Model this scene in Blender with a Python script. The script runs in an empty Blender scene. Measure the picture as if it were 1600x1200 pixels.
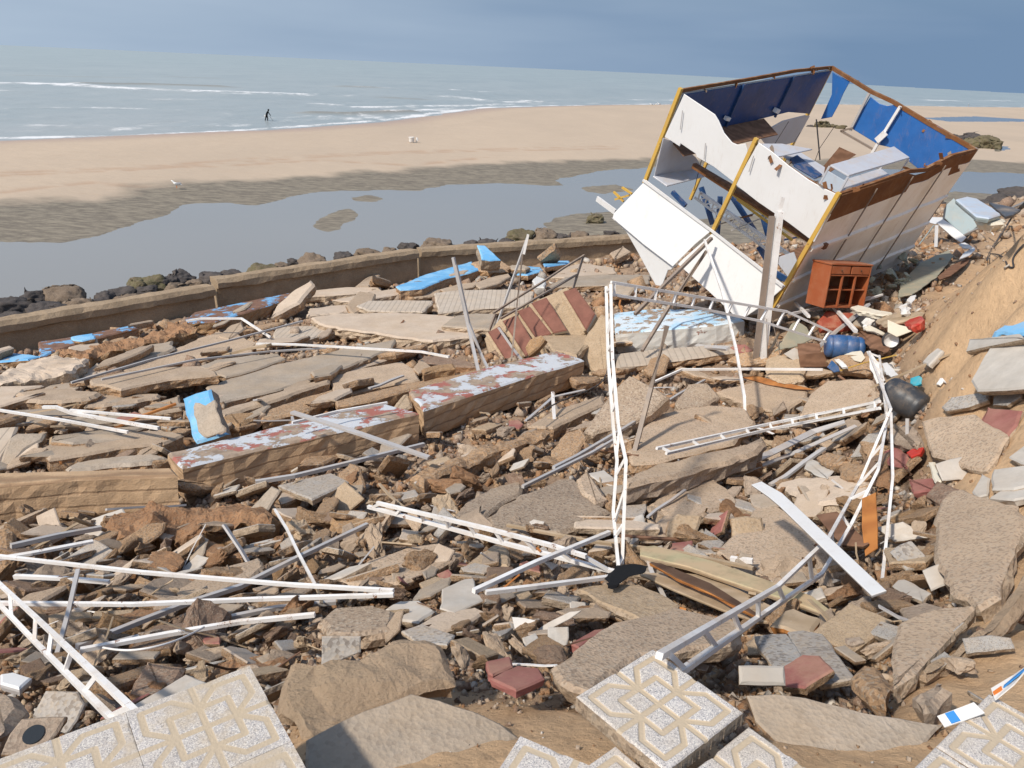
import bpy, bmesh, math, random
import numpy as np
from mathutils import Vector, Matrix, noise as mn
random.seed(7); NR=np.random.default_rng(7)
SC=bpy.context.scene; COL=SC.collection

# ---------------------------------------------------------------- camera
F=1250.0; ROLL=math.atan(70/1600.); PITCH=math.atan((600-105.)*math.cos(ROLL)/F)
FW=np.array([0,math.cos(PITCH),-math.sin(PITCH)]); U0=np.array([0,math.sin(PITCH),math.cos(PITCH)]); R0=np.array([1.,0,0])
RT=math.cos(ROLL)*R0+math.sin(ROLL)*U0; UP=-math.sin(ROLL)*R0+math.cos(ROLL)*U0
EYE=np.array([0,0,9.5])
cam=bpy.data.cameras.new('camera'); cam.sensor_width=36; cam.lens=F*36/1600.; cam.clip_end=90000; cam.clip_start=.05
co=bpy.data.objects.new('camera',cam); COL.objects.link(co)
M=Matrix(((RT[0],UP[0],-FW[0],0),(RT[1],UP[1],-FW[1],0),(RT[2],UP[2],-FW[2],9.5),(0,0,0,1))); co.matrix_world=M
SC.camera=co
# ---------------------------------------------------------------- light
SUN_EL=math.radians(47); SUN_AZ=math.radians(-132)      # compass from +Y towards +X : sun stands to the left
sd=Vector((math.sin(SUN_AZ)*math.cos(SUN_EL),math.cos(SUN_AZ)*math.cos(SUN_EL),math.sin(SUN_EL)))
sl=bpy.data.lights.new('sun','SUN'); sl.energy=4.0; sl.angle=math.radians(3); sl.color=(1,.93,.82)
so=bpy.data.objects.new('sun',sl); COL.objects.link(so); so.rotation_euler=(-sd).to_track_quat('-Z','Y').to_euler(); so.location=(-60,10,60)
W=bpy.data.worlds.new('World'); SC.world=W; W.use_nodes=True
nt=W.node_tree; nt.nodes.clear()
def wn(t): return nt.nodes.new(t)
out=wn('ShaderNodeOutputWorld'); bg=wn('ShaderNodeBackground'); sky=wn('ShaderNodeTexSky'); sky.sky_type='NISHITA'; sky.sun_disc=False
sky.sun_elevation=SUN_EL; sky.sun_rotation=SUN_AZ; sky.air_density=1.2; sky.dust_density=1.5; sky.ozone_density=2
tc=wn('ShaderNodeTexCoord'); sep=wn('ShaderNodeSeparateXYZ'); ramp=wn('ShaderNodeMapRange'); mixc=wn('ShaderNodeMix'); mixc.data_type='RGBA'
nt.links.new(tc.outputs['Generated'],sep.inputs[0]); nt.links.new(sep.outputs['Z'],ramp.inputs['Value'])
ramp.inputs['From Min'].default_value=.06; ramp.inputs['From Max'].default_value=.5; ramp.inputs['To Min'].default_value=1; ramp.inputs['To Max'].default_value=.3
# rain-cloud bank low over the sea: lighter to the left, darker to the right, faint streaks
nz=wn('ShaderNodeTexNoise'); mp=wn('ShaderNodeMapping'); mp.inputs['Scale'].default_value=(2,2,14); nz.inputs['Scale'].default_value=1.6; nz.inputs['Detail'].default_value=3
nt.links.new(tc.outputs['Generated'],mp.inputs[0]); nt.links.new(mp.outputs[0],nz.inputs['Vector'])
ax=wn('ShaderNodeMath'); ax.operation='MULTIPLY_ADD'; ax.inputs[1].default_value=.9; ax.inputs[2].default_value=.28; nt.links.new(sep.outputs['X'],ax.inputs[0])
ay=wn('ShaderNodeMath'); ay.operation='MULTIPLY_ADD'; ay.inputs[1].default_value=.55; nt.links.new(nz.outputs['Fac'],ay.inputs[0]); nt.links.new(ax.outputs[0],ay.inputs[2]); ay.use_clamp=True
cr=wn('ShaderNodeValToRGB'); e=cr.color_ramp.elements; SKYK=7.0
e[0].position=.1; e[0].color=(.385*SKYK,.48*SKYK,.60*SKYK,1); e[1].position=.95; e[1].color=(.17*SKYK,.265*SKYK,.41*SKYK,1)
nt.links.new(ay.outputs[0],cr.inputs[0]); nt.links.new(ramp.outputs[0],mixc.inputs['Factor'])
nt.links.new(sky.outputs[0],mixc.inputs['A']); nt.links.new(cr.outputs[0],mixc.inputs['B']); nt.links.new(mixc.outputs['Result'],bg.inputs[0])
bg.inputs[1].default_value=.15; nt.links.new(bg.outputs[0],out.inputs[0])
SC.view_settings.view_transform='Standard'; SC.view_settings.look='None'; SC.view_settings.exposure=.02; SC.view_settings.gamma=1

# ---------------------------------------------------------------- geometry of view -> place
VW={0:(0,0,1),1:(0,360,.3375),2:(460,360,.3375),3:(900,60,.4375),4:(900,440,.4375),5:(0,740,.375),6:(500,740,.375),7:(1000,750,.375),8:(0,0,.5),
    13:(940,100,.225),14:(1200,90,.25),15:(940,300,.1875),16:(1180,380,.1875),18:(1380,250,.14166)}
def vp(v,p): a=VW[v]; return (a[0]+p[0]*a[2],a[1]+p[1]*a[2])
def ray(px,py):
    d=FW*F+RT*(px-800)+UP*(600-py); return d/np.linalg.norm(d)
def proj(P):
    v=np.asarray(P,float)-EYE; z=v@FW; return (800+F*(v@RT)/z, 600-F*(v@UP)/z)
def onz(px,py,z): d=ray(px,py); return EYE+d*((z-EYE[2])/d[2])
def atD(px,py,D): d=ray(px,py); return EYE+d*(D/math.hypot(d[0],d[1]))
CP=[(0,560,2.5),(0,650,3.3),(0,750,3.9),(0,850,4.6),(0,950,5.2),(0,1050,5.8),(0,1150,6.3),
(400,470,2.3),(400,560,2.8),(400,650,3.4),(400,750,4.1),(400,850,4.8),(400,950,5.5),(400,1050,6.1),(450,1130,6.9),
(700,420,2.2),(800,500,2.8),(800,600,3.5),(800,700,4.3),(800,800,5.1),(800,900,5.7),(800,1000,6.3),(700,1090,6.9),(750,1140,7.15),(900,1195,7.3),
(1080,440,3.0),(1150,560,3.7),(1150,650,4.3),(1150,750,4.9),(1150,850,5.4),(1150,950,5.9),(1150,1050,6.4),(1200,1120,7.05),(1200,1195,7.3),
(1400,700,5.2),(1400,800,5.7),(1400,900,6.1),(1400,1000,6.5),(1400,1100,7.0),(1400,620,4.9),(1400,560,4.9),(1430,500,5.3),(1480,450,6.0),(1540,400,7.0),(1600,338,8.0),
(1600,450,7.6),(1600,560,7.0),(1600,650,6.8),(1600,750,6.65),(1600,850,6.7),(1600,1000,7.05),(1520,700,6.1),(1500,600,5.9),(1500,850,6.3),(1440,400,5.0),(1500,345,4.3),(1330,480,4.6),(1240,520,4.2)]
cpts=[tuple(onz(a,b,z)) for a,b,z in CP]+[(0,0,7.35),(-2.5,0,7.2),(3,.5,7.3),(-2,-3,7.3),(3,-3,7.3),(9.5,11,7.6),(13,10,7.8),(14,20,5.2),(10,14.5,6.0),(18,24,4.6),(-20,12,2.5),(-16,4,4.5),(-9,0,6.2),(-22,20,2),(12,3,7.6),(7,0,7.5),(25,14,6.5),(16,31,3.8)]
CPA=np.array(cpts)
def tps(r2): return .5*r2*np.log(r2+1e-9)
_n=len(CPA); _d=((CPA[:,None,:2]-CPA[None,:,:2])**2).sum(-1); _K=tps(_d)+np.eye(_n)*.35
_P=np.c_[np.ones(_n),CPA[:,:2]]; _A=np.block([[_K,_P],[_P.T,np.zeros((3,3))]]); _w=np.linalg.solve(_A,np.r_[CPA[:,2],0,0,0])
WALL=[(-60,-22),(-22,10.6),(-13.28,19.6),(-9.29,23.9),(-3.85,29.9),(4.98,34.6),(16,37),(34,44),(80,80)]
def wall_s(x,y):
    x=np.asarray(x,float); y=np.asarray(y,float); best=np.full(x.shape,1e9); sg=np.zeros(x.shape)
    for (a,b),(c,d) in zip(WALL[:-1],WALL[1:]):
        L=math.hypot(c-a,d-b); ux,uy=(c-a)/L,(d-b)/L; t=np.clip((x-a)*ux+(y-b)*uy,0,L); dx=x-a-ux*t; dy=y-b-uy*t; q=np.hypot(dx,dy)
        s=np.sign(ux*dy-uy*dx); m=q<best; best=np.where(m,q,best); sg=np.where(m,s,sg)
    return best*sg
def G(x,y):
    x=np.asarray(x,float); y=np.asarray(y,float); sh=x.shape; X=x.ravel(); Y=y.ravel(); o=np.empty(X.shape)
    for i in range(0,len(X),20000):
        a=X[i:i+20000]; b=Y[i:i+20000]; r2=(a[:,None]-CPA[:,0])**2+(b[:,None]-CPA[:,1])**2
        o[i:i+20000]=tps(r2)@_w[:_n]+_w[_n]+_w[_n+1]*a+_w[_n+2]*b
    o=np.clip(o,1.9,8.2); s=wall_s(X,Y); o=o-.25*np.clip((s+2.2)/1.6,0,1)*(Y>8); k=np.clip((s-.3)/2.2,0,1); k=k*k*(3-2*k); o=o*(1-k)+(-.6)*k
    return o.reshape(sh)
_DS=np.exp(np.linspace(math.log(.9),math.log(48),500))
def P(px,py,lift=0.):
    d=ray(px,py); h=math.hypot(d[0],d[1]); X=d[0]/h*_DS; Y=d[1]/h*_DS; Z=EYE[2]+d[2]/h*_DS
    g=G(X,Y)+lift; i=np.argmax(Z<g)
    if i==0: i=len(_DS)-1
    f0=Z[i-1]-g[i-1]; f1=Z[i]-g[i]; t=f0/(f0-f1+1e-9); D=_DS[i-1]+(_DS[i]-_DS[i-1])*min(1,max(0,t))
    return np.array([d[0]/h*D,d[1]/h*D,EYE[2]+d[2]/h*D])
def hd(p): return math.hypot(p[0],p[1])
def gn(x,y,e=.5):
    a=G(np.array([x+e,x-e,x,x]),np.array([y,y,y+e,y-e])); n=np.array([-(a[0]-a[1])/(2*e),-(a[2]-a[3])/(2*e),1]); return n/np.linalg.norm(n)
def lsc(g): return min(1.,max(.45,math.hypot(g[0],g[1])/11))
def pt(s):      # (x,y,lift) on the ground | (x,y,('f',fx,fy,dd)) as far away as the foot point, dd further
    if isinstance(s[2],tuple): f=s[2]; return atD(s[0],s[1],hd(P(f[1],f[2]))+f[3])
    return P(s[0],s[1],s[2]*lsc(P(s[0],s[1],0)))
# value noise
_T=NR.random((256,256))
def vn(x,y):
    xi=np.floor(x).astype(int); yi=np.floor(y).astype(int); fx=x-xi; fy=y-yi; fx=fx*fx*(3-2*fx); fy=fy*fy*(3-2*fy)
    a=_T[xi%256,yi%256]; b=_T[(xi+1)%256,yi%256]; c=_T[xi%256,(yi+1)%256]; d=_T[(xi+1)%256,(yi+1)%256]
    return (a*(1-fx)+b*fx)*(1-fy)+(c*(1-fx)+d*fx)*fy
def fbm(x,y,o=4):
    s=0;a=1;t=0
    for i in range(o): s=s+a*vn(x*2**i+17*i,y*2**i+5*i); t+=a; a*=.5
    return s/t
def polysd(poly,X,Y):   # + outside, - inside
    poly=np.array(poly); n=len(poly); best=np.full(X.shape,1e18); ins=np.zeros(X.shape,bool)
    for i in range(n):
        a=poly[i]; b=poly[(i+1)%n]; e=b-a; wx=X-a[0]; wy=Y-a[1]; t=np.clip((wx*e[0]+wy*e[1])/(e@e+1e-12),0,1)
        best=np.minimum(best,(wx-e[0]*t)**2+(wy-e[1]*t)**2)
        c=((a[1]<=Y)&(b[1]>Y))|((b[1]<=Y)&(a[1]>Y)); xx=a[0]+(Y-a[1])/(b[1]-a[1]+1e-12)*(b[0]-a[0]); ins^=(c&(X<xx))
    d=np.sqrt(best); return np.where(ins,-d,d)
def linedist(pl,X,Y):
    best=np.full(X.shape,1e18)
    for a,b in zip(pl[:-1],pl[1:]):
        a=np.array(a[:2]);b=np.array(b[:2]); e=b-a; wx=X-a[0]; wy=Y-a[1]; t=np.clip((wx*e[0]+wy*e[1])/(e@e+1e-12),0,1)
        best=np.minimum(best,(wx-e[0]*t)**2+(wy-e[1]*t)**2)
    return np.sqrt(best)

# ---------------------------------------------------------------- materials
MT={}
class NT:
    def __init__(s,name):
        s.m=bpy.data.materials.new(name); s.m.use_nodes=True; s.t=s.m.node_tree; s.b=s.t.nodes['Principled BSDF']; MT[name]=s.m
        s.tc=s.n('ShaderNodeTexCoord'); s.oi=s.n('ShaderNodeObjectInfo')
        a=s.n('ShaderNodeVectorMath'); a.operation='MULTIPLY_ADD'; cx=s.n('ShaderNodeCombineXYZ')
        for i in range(3): s.l(s.oi.outputs['Random'],cx.inputs[i])
        a.inputs[1].default_value=(1,1,1); s.v3=s.n('ShaderNodeVectorMath'); s.v3.operation='SCALE'; s.v3.inputs['Scale'].default_value=37
        s.l(cx.outputs[0],s.v3.inputs[0]); s.add=s.n('ShaderNodeVectorMath'); s.add.operation='ADD'; s.l(s.tc.outputs['Object'],s.add.inputs[0]); s.l(s.v3.outputs[0],s.add.inputs[1]); s.vec=s.add.outputs[0]
    def n(s,t): return s.t.nodes.new(t)
    def l(s,a,b): s.t.links.new(a,b)
    def noise(s,sc,det=6,rough=.6,vec=None,stretch=None):
        q=s.n('ShaderNodeTexNoise'); q.inputs['Scale'].default_value=sc; q.inputs['Detail'].default_value=det; q.inputs['Roughness'].default_value=rough
        v=vec or s.vec
        if stretch: mp=s.n('ShaderNodeMapping'); mp.inputs['Scale'].default_value=stretch; s.l(v,mp.inputs[0]); v=mp.outputs[0]
        s.l(v,q.inputs['Vector']); return q.outputs['Fac']
    def vor(s,sc,feat='F1',out='Distance'):
        q=s.n('ShaderNodeTexVoronoi'); q.feature=feat; q.inputs['Scale'].default_value=sc; s.l(s.vec,q.inputs['Vector']); return q.outputs[out]
    def rng(s,v,a,b,c=0,d=1):
        q=s.n('ShaderNodeMapRange'); q.inputs['From Min'].default_value=a; q.inputs['From Max'].default_value=b; q.inputs['To Min'].default_value=c; q.inputs['To Max'].default_value=d; s.l(v,q.inputs[0]); return q.outputs[0]
    def mix(s,f,a,b,bt='MIX'):
        q=s.n('ShaderNodeMix'); q.data_type='RGBA'; q.blend_type=bt
        for k,v in (('Factor',f),('A',a),('B',b)):
            if isinstance(v,(int,float)): q.inputs[k].default_value=v
            elif isinstance(v,tuple): q.inputs[k].default_value=(*v,1)
            else: s.l(v,q.inputs[k])
        return q.outputs['Result']
    def mul(s,a,b,op='MULTIPLY'):
        q=s.n('ShaderNodeMath'); q.operation=op
        for i,v in enumerate((a,b)):
            if isinstance(v,(int,float)): q.inputs[i].default_value=v
            else: s.l(v,q.inputs[i])
        return q.outputs[0]
    def attr(s,n):
        q=s.n('ShaderNodeAttribute'); q.attribute_name=n; return q.outputs['Fac']
    def upz(s):
        g=s.n('ShaderNodeNewGeometry'); q=s.n('ShaderNodeSeparateXYZ'); s.l(g.outputs['Normal'],q.inputs[0]); return q.outputs['Z']
    def bump(s,h,st=.4,dist=.02,prev=None):
        q=s.n('ShaderNodeBump'); q.inputs['Strength'].default_value=st; q.inputs['Distance'].default_value=dist; s.l(h,q.inputs['Height'])
        if prev is not None: s.l(prev,q.inputs['Normal'])
        s.l(q.outputs[0],s.b.inputs['Normal']); return q.outputs[0]
    def done(s,c,rough=.9,metal=0,spec=.25):
        if isinstance(c,tuple): s.b.inputs['Base Color'].default_value=(*c,1)
        else: s.l(c,s.b.inputs['Base Color'])
        if isinstance(rough,(int,float)): s.b.inputs['Roughness'].default_value=rough
        else: s.l(rough,s.b.inputs['Roughness'])
        s.b.inputs['Metallic'].default_value=metal; s.b.inputs['Specular IOR Level'].default_value=spec; return s.m
SAND=(.54,.39,.25)
def stone(name,c1,c2,sc=3,speck=0,sp1=(.12,.09,.07),sp2=(.5,.42,.33),spsc=55,bump=.5,bd=.02,sand=.35,lines=0,var=.25,board=0):
    s=NT(name); c=s.mix(s.rng(s.noise(sc,8,.65),.35,.68),c1,c2)
    c=s.mix(s.rng(s.noise(sc*5,5,.7),.45,.75,0,.35),c,tuple(x*.62 for x in c1))
    if speck:
        v=s.vor(spsc,'F1','Distance'); w=s.n('ShaderNodeTexVoronoi'); w.inputs['Scale'].default_value=spsc; s.l(s.vec,w.inputs['Vector'])
        sel=s.n('ShaderNodeSeparateColor'); s.l(w.outputs['Color'],sel.inputs[0])
        c=s.mix(s.mul(s.rng(sel.outputs[0],.72,.76),speck),c,sp1); c=s.mix(s.mul(s.rng(sel.outputs[1],.78,.8),speck),c,sp2)
    if sand:
        f=s.mul(s.rng(s.upz(),.55,.95),s.rng(s.noise(1.3,6,.7),.42,.62,0,sand)); c=s.mix(f,c,SAND)
    c=s.mix(s.rng(s.oi.outputs['Random'],0,1,0,var),c,tuple(x*.45 for x in c2))
    n1=s.bump(s.noise(9,10,.7),bump,bd); n2=s.bump(s.noise(60,6,.75),bump*.7,bd*.25,n1)
    if speck: n2=s.bump(v,.35,.008,n2)
    if lines:
        q=s.n('ShaderNodeTexWave'); q.inputs['Scale'].default_value=lines; q.inputs['Distortion'].default_value=.6; s.l(s.vec,q.inputs['Vector']); L=s.rng(q.outputs['Fac'],0,.12)
        c=s.mix(s.rng(L,0,1,.55,0),c,tuple(x*.5 for x in c1)); s.bump(L,.5,.01,n2)
    if board:
        q=s.n('ShaderNodeTexWave'); q.bands_direction='Z'; q.inputs['Scale'].default_value=1.9; q.inputs['Distortion'].default_value=1.2; q.inputs['Detail'].default_value=3; s.l(s.tc.outputs['Object'],q.inputs['Vector']); L=s.rng(q.outputs['Fac'],0,.1)
        c=s.mix(s.rng(L,0,1,.6,0),c,(.2,.12,.07)); c=s.mix(s.rng(s.noise(1.2,8,.75,stretch=(1,1,6)),.5,.7,0,.5),c,(.25,.155,.095)); s.bump(L,.4,.012,n2)
    return s.done(c,.92,0,.15)
stone('concrete',(.52,.40,.295),(.38,.285,.205),2.2,.25,sand=.3)
stone('concrete_pale',(.64,.52,.41),(.52,.41,.315),1.8,.12,sand=.3,bump=.35)
stone('concrete_grey',(.46,.385,.31),(.34,.28,.22),2,.2,sand=.35)
stone('stamped',(.56,.475,.39),(.46,.385,.31),2,.0,sand=.25,lines=2.2,bump=.3)
stone('edge',(.56,.36,.21),(.42,.265,.155),5,.5,bump=.9,bd=.05,sand=.1)
stone('edge_pale',(.58,.45,.32),(.45,.335,.235),5,.4,bump=.8,bd=.04,sand=.1)
stone('aggregate',(.56,.42,.30),(.44,.325,.23),2.5,.45,spsc=70,bump=.6,sand=.3)
stone('aggregate_dark',(.42,.32,.235),(.32,.24,.175),2.5,.55,spsc=55,bump=.7,sand=.2)
stone('ochre',(.50,.31,.165),(.37,.22,.115),4,.3,bump=1,bd=.05,sand=.1)
stone('rust_earth',(.50,.28,.15),(.36,.195,.105),4,.4,sp2=(.42,.3,.2),bump=1,bd=.05,sand=.1)
stone('brown_stone',(.38,.25,.175),(.27,.18,.13),4,.4,bump=.9,bd=.04,sand=.15)
stone('brown_grey',(.46,.355,.27),(.33,.255,.195),4,.3,bump=.7,bd=.03,sand=.25)
stone('tan_block',(.55,.41,.275),(.43,.315,.205),6,.3,bump=.8,sand=.1)
stone('red_tile',(.36,.15,.13),(.27,.10,.085),6,0,bump=.25,sand=.35)
stone('step_red',(.27,.12,.09),(.19,.085,.065),5,0,bump=.15,sand=.12)
stone('white_tile',(.62,.57,.51),(.47,.43,.38),3,.0,bump=.2,sand=.35)
stone('grey_tile',(.46,.43,.395),(.35,.325,.30),5,.5,bump=.3,sand=.4)
stone('rock_dark',(.065,.06,.06),(.12,.10,.09),3,.2,bump=.8,sand=0,sp2=(.2,.18,.16))
stone('rock_brown',(.17,.125,.09),(.24,.18,.13),3,.2,bump=.8,sand=0)
stone('rock_moss',(.13,.12,.055),(.17,.13,.09),3,.2,bump=.8,sand=0)
stone('wallc',(.42,.31,.205),(.29,.21,.135),1.6,.2,bump=.7,bd=.04,sand=.15,var=.05)
stone('beamside',(.60,.41,.25),(.45,.30,.18),1.8,.1,bump=.4,sand=.1,var=.1,board=1)
stone('sandrock',(.60,.44,.30),(.50,.36,.245),2.4,.1,bump=1,bd=.06,sand=.5)
stone('foam_insul',(.46,.46,.36),(.36,.37,.29),4,0,bump=.8,sand=.0)
def peel(name,paint,sub,thr,sc,paint2=None,under=None):
    s=NT(name); n=s.noise(sc,8,.7); f=s.rng(n,thr-.012,thr+.012)
    sc_=s.mix(s.rng(s.noise(6,6,.7),.4,.65),sub,tuple(x*.6 for x in sub)); 
    if under: sc_=s.mix(s.rng(s.noise(2.2,5,.6),.5,.54),sc_,under)
    p=paint
    if paint2: p=s.mix(s.rng(s.noise(1.2,6,.6),.47,.56),paint,paint2)
    p=s.mix(s.rng(s.noise(14,6,.8),.5,.8,0,.5),p,SAND)
    c=s.mix(f,sc_,p); n1=s.bump(f,.6,.01); s.bump(s.noise(25,8,.7),.4,.02,n1); return s.done(c,.75,0,.3)
peel('paint_white_red',(.54,.56,.59),(.40,.30,.22),.50,1.9,under=(.36,.13,.10))
peel('paint_white_blue',(.60,.68,.74),(.34,.24,.16),.46,3.0,paint2=(.42,.62,.78))
peel('paint_blue',(.14,.40,.68),(.28,.19,.13),.36,1.6,paint2=(.24,.50,.74))
peel('paint_blue_worn',(.17,.38,.62),(.24,.13,.085),.53,1.8)
peel('paint_wall',(.62,.61,.58),(.30,.14,.10),.33,2.4)
def sheet(name,col,dirt,amt=.5,rust=0.,rough=.45,spec=.4,grime=(.33,.2,.1),dust=.5):
    s=NT(name); c=s.mix(s.rng(s.noise(1.1,7,.65),.45,.75,0,amt),col,dirt); c=s.mix(s.rng(s.noise(7,8,.8,stretch=(1,1,.25)),.55,.8,0,amt*.8),c,grime)
    if rust: c=s.mix(s.rng(s.noise(8,8,.8),.72-rust,.75-rust),c,(.22,.085,.03))
    c=s.mix(s.mul(s.rng(s.upz(),.3,.95,.25,1),s.rng(s.noise(3.1,8,.75),.47,.68,0,dust)),c,SAND)
    s.bump(s.noise(2,4,.5),.25,.03); return s.done(c,rough,0,spec)
sheet('white_sheet',(.72,.71,.70),(.62,.60,.56),.35,dust=.1)
sheet('side_sheet',(.92,.86,.77),(.74,.62,.48),.7,.02,grime=(.36,.2,.08),dust=.1)
sheet('blue_sheet',(.03,.14,.42),(.015,.07,.24),.6,.02,.4,dust=.1)
sheet('blue_sheet_shaded',(.010,.055,.19),(.012,.035,.09),.7,.02,.4,dust=.1)  # same paint as blue_sheet, darkened to paint in the inner wall's shade
sheet('blue_post',(.015,.06,.17),(.02,.05,.12),.5,.05,.5)
sheet('yellow_steel',(.62,.38,.07),(.48,.3,.1),.5,.13)
sheet('rust_plate',(.20,.085,.035),(.11,.05,.03),.8,.1,.9,.1)
sheet('white_steel',(.82,.80,.78),(.50,.44,.38),.6,.115,.4)
sheet('alu',(.46,.44,.43),(.33,.31,.3),.5,.0,.38,.6)
sheet('pole_brown',(.25,.20,.165),(.16,.11,.08),.6,.1,.5)
sheet('counter_grey',(.52,.53,.57),(.42,.42,.45),.5,.0,.35)
sheet('fridge_side',(.33,.40,.41),(.24,.29,.30),.6,.02,.4)
sheet('metal_top',(.50,.56,.64),(.40,.44,.50),.4,.0,.3)
sheet('blue_plastic',(.03,.10,.25),(.05,.12,.25),.4,0,.42)
sheet('black_plastic',(.035,.04,.05),(.08,.08,.08),.6,0,.45)
sheet('red_plastic',(.45,.03,.02),(.3,.05,.03),.4,0,.4)
sheet('cyan_cloth',(.05,.40,.50),(.05,.25,.3),.4,0,.8)
sheet('bag_blue',(.18,.45,.72),(.3,.55,.75),.5,0,.3)
sheet('white_cloth',(.75,.73,.70),(.6,.55,.5),.5,0,.8)
sheet('cream_board',(.70,.64,.52),(.55,.48,.38),.5,0,.7)
sheet('dark_sheet',(.06,.065,.075),(.10,.10,.11),.6,0,.5)
sheet('cabinet_wood',(.34,.095,.035),(.26,.05,.015),.5,0,.35)
sheet('rust_red',(.33,.06,.03),(.2,.05,.03),.7,0,.7)
sheet('olive_board',(.30,.29,.22),(.24,.22,.17),.7,0,.8)
sheet('chrome',(.75,.75,.75),(.6,.6,.6),.2,0,.1,.9)
sheet('cable',(.03,.03,.035),(.05,.04,.04),.3,0,.7)
def wood(name,c1,c2):
    s=NT(name); n=s.noise(3,8,.7,stretch=(1.5,1.5,1.5)); w=s.n('ShaderNodeTexWave'); w.wave_type='RINGS'; w.inputs['Scale'].default_value=1.3; w.inputs['Distortion'].default_value=14; w.inputs['Detail'].default_value=4
    s.l(s.vec,w.inputs['Vector']); c=s.mix(w.outputs['Fac'],c1,c2); c=s.mix(s.rng(n,.5,.75,0,.7),c,tuple(x*.45 for x in c1)); s.bump(w.outputs['Fac'],.3,.006); return s.done(c,.8,0,.15)
wood('wood_pale',(.46,.35,.24),(.38,.28,.18)); wood('wood_orange',(.45,.19,.06),(.36,.14,.045)); wood('wood_dark',(.12,.07,.045),(.08,.045,.03)); wood('wood_green',(.44,.38,.23),(.50,.37,.23)); wood('wood_brown',(.24,.13,.08),(.17,.09,.055))
def plain(name,c,r=.7): s=NT(name); s.bump(s.noise(20,4,.6),.2,.01); s.done(c,r)
plain('black_cloth',(.008,.008,.009),.9); plain('skin',(.35,.2,.13)); plain('white_feather',(.8,.8,.78)); plain('grey_feather',(.3,.31,.33)); plain('hole_shade',(.03,.035,.04),.1); plain('blue_tape',(.05,.25,.6)); plain('orange_tape',(.7,.2,.04))
# terrazzo tile with sand in its grooves
s=NT('terrazzo'); w=s.n('ShaderNodeTexVoronoi'); w.inputs['Scale'].default_value=300; s.l(s.vec,w.inputs['Vector']); q=s.n('ShaderNodeSeparateColor'); s.l(w.outputs['Color'],q.inputs[0])
c=s.mix(s.rng(s.noise(5,5,.6),.4,.7),(.56,.52,.50),(.45,.42,.40)); c=s.mix(s.rng(q.outputs[0],.74,.77),c,(.36,.35,.36)); c=s.mix(s.rng(q.outputs[1],.9,.92),c,(.2,.2,.21)); c=s.mix(s.rng(q.outputs[2],.75,.8),c,(.70,.66,.60))
g=s.attr('groove'); dust=s.rng(s.noise(3.5,7,.7),.47,.62,0,.9); dd=s.attr('dust'); 
f=s.mul(s.rng(g,.25,.6),1.0,'MULTIPLY'); f=s.mul(f,s.mul(dust,dd),'MAXIMUM'); c=s.mix(f,c,(.50,.40,.28)); c=s.mix(s.rng(s.noise(2.2,8,.75),.42,.7,0,.55),c,(.47,.39,.30)); c=s.mix(s.rng(s.noise(6,8,.8),.6,.75,0,.5),c,(.30,.26,.22)); s.bump(s.noise(120,5,.7),.25,.002); s.done(c,.8)
# ground under the rubble / sand bank
s=NT('ground'); a=s.attr('bank'); c0=s.mix(s.rng(s.noise(1.5,8,.7),.4,.65),(.24,.165,.115),(.40,.285,.195)); c0=s.mix(s.rng(s.noise(14,8,.75),.5,.7,0,.8),c0,(.10,.07,.05))
c1=s.mix(s.rng(s.noise(.9,8,.65),.38,.66),(.62,.42,.25),(.52,.345,.205)); c1=s.mix(s.rng(s.noise(9,8,.75),.52,.78,0,.7),c1,(.27,.17,.10)); c=s.mix(a,c0,c1)
n1=s.bump(s.noise(5,10,.7),.8,.08); s.bump(s.noise(50,8,.75),.5,.012,n1); s.done(c,.95,0,.1)
# beach sand
s=NT('beach_sand'); a=s.attr('wet'); nearw=s.attr('shine')
st=s.noise(.06,6,.6,stretch=(1,.35,1)); c1=s.mix(s.rng(st,.35,.7),(.53,.415,.305),(.47,.37,.275)); c1=s.mix(s.rng(s.noise(.9,8,.75,stretch=(.25,1,1)),.5,.8,0,.35),c1,(.40,.28,.19))
rp=s.noise(2.2,5,.7,stretch=(.5,1.3,1)); c2=s.mix(s.rng(rp,.4,.62),(.16,.135,.105),(.28,.24,.18)); c1=s.mix(s.mul(s.attr('track'),.6),c1,(.40,.25,.16)); c=s.mix(a,c1,c2); c=s.mix(nearw,c,(.42,.30,.23))
n1=s.bump(rp,.5,.12); n2=s.bump(s.noise(.5,6,.6),.3,.2,n1); r=s.rng(nearw,0,1,.85,.35); s.done(c,r,0,.3)
# water
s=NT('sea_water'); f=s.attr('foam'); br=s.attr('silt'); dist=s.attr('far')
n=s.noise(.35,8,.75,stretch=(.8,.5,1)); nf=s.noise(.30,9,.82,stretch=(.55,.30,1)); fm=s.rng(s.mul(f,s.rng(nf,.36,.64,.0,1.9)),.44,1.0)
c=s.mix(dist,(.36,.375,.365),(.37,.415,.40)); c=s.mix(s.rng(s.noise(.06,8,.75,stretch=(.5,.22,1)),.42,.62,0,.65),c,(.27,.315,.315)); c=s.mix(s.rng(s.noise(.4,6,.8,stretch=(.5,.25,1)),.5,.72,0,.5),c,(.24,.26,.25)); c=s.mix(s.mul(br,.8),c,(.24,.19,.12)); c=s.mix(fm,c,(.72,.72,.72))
n1=s.bump(n,.55,.12); s.bump(s.noise(5,4,.6,stretch=(.3,1,1)),.35,.03,n1); s.done(c,s.rng(fm,0,1,.30,.9),0,.4); s.b.inputs['IOR'].default_value=1.33
s=NT('pool_water'); n1=s.bump(s.noise(1.4,3,.5,stretch=(.5,1,1)),.05,.02); s.done((.26,.25,.235),.06,0,.3); s.b.inputs['IOR'].default_value=1.33

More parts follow.
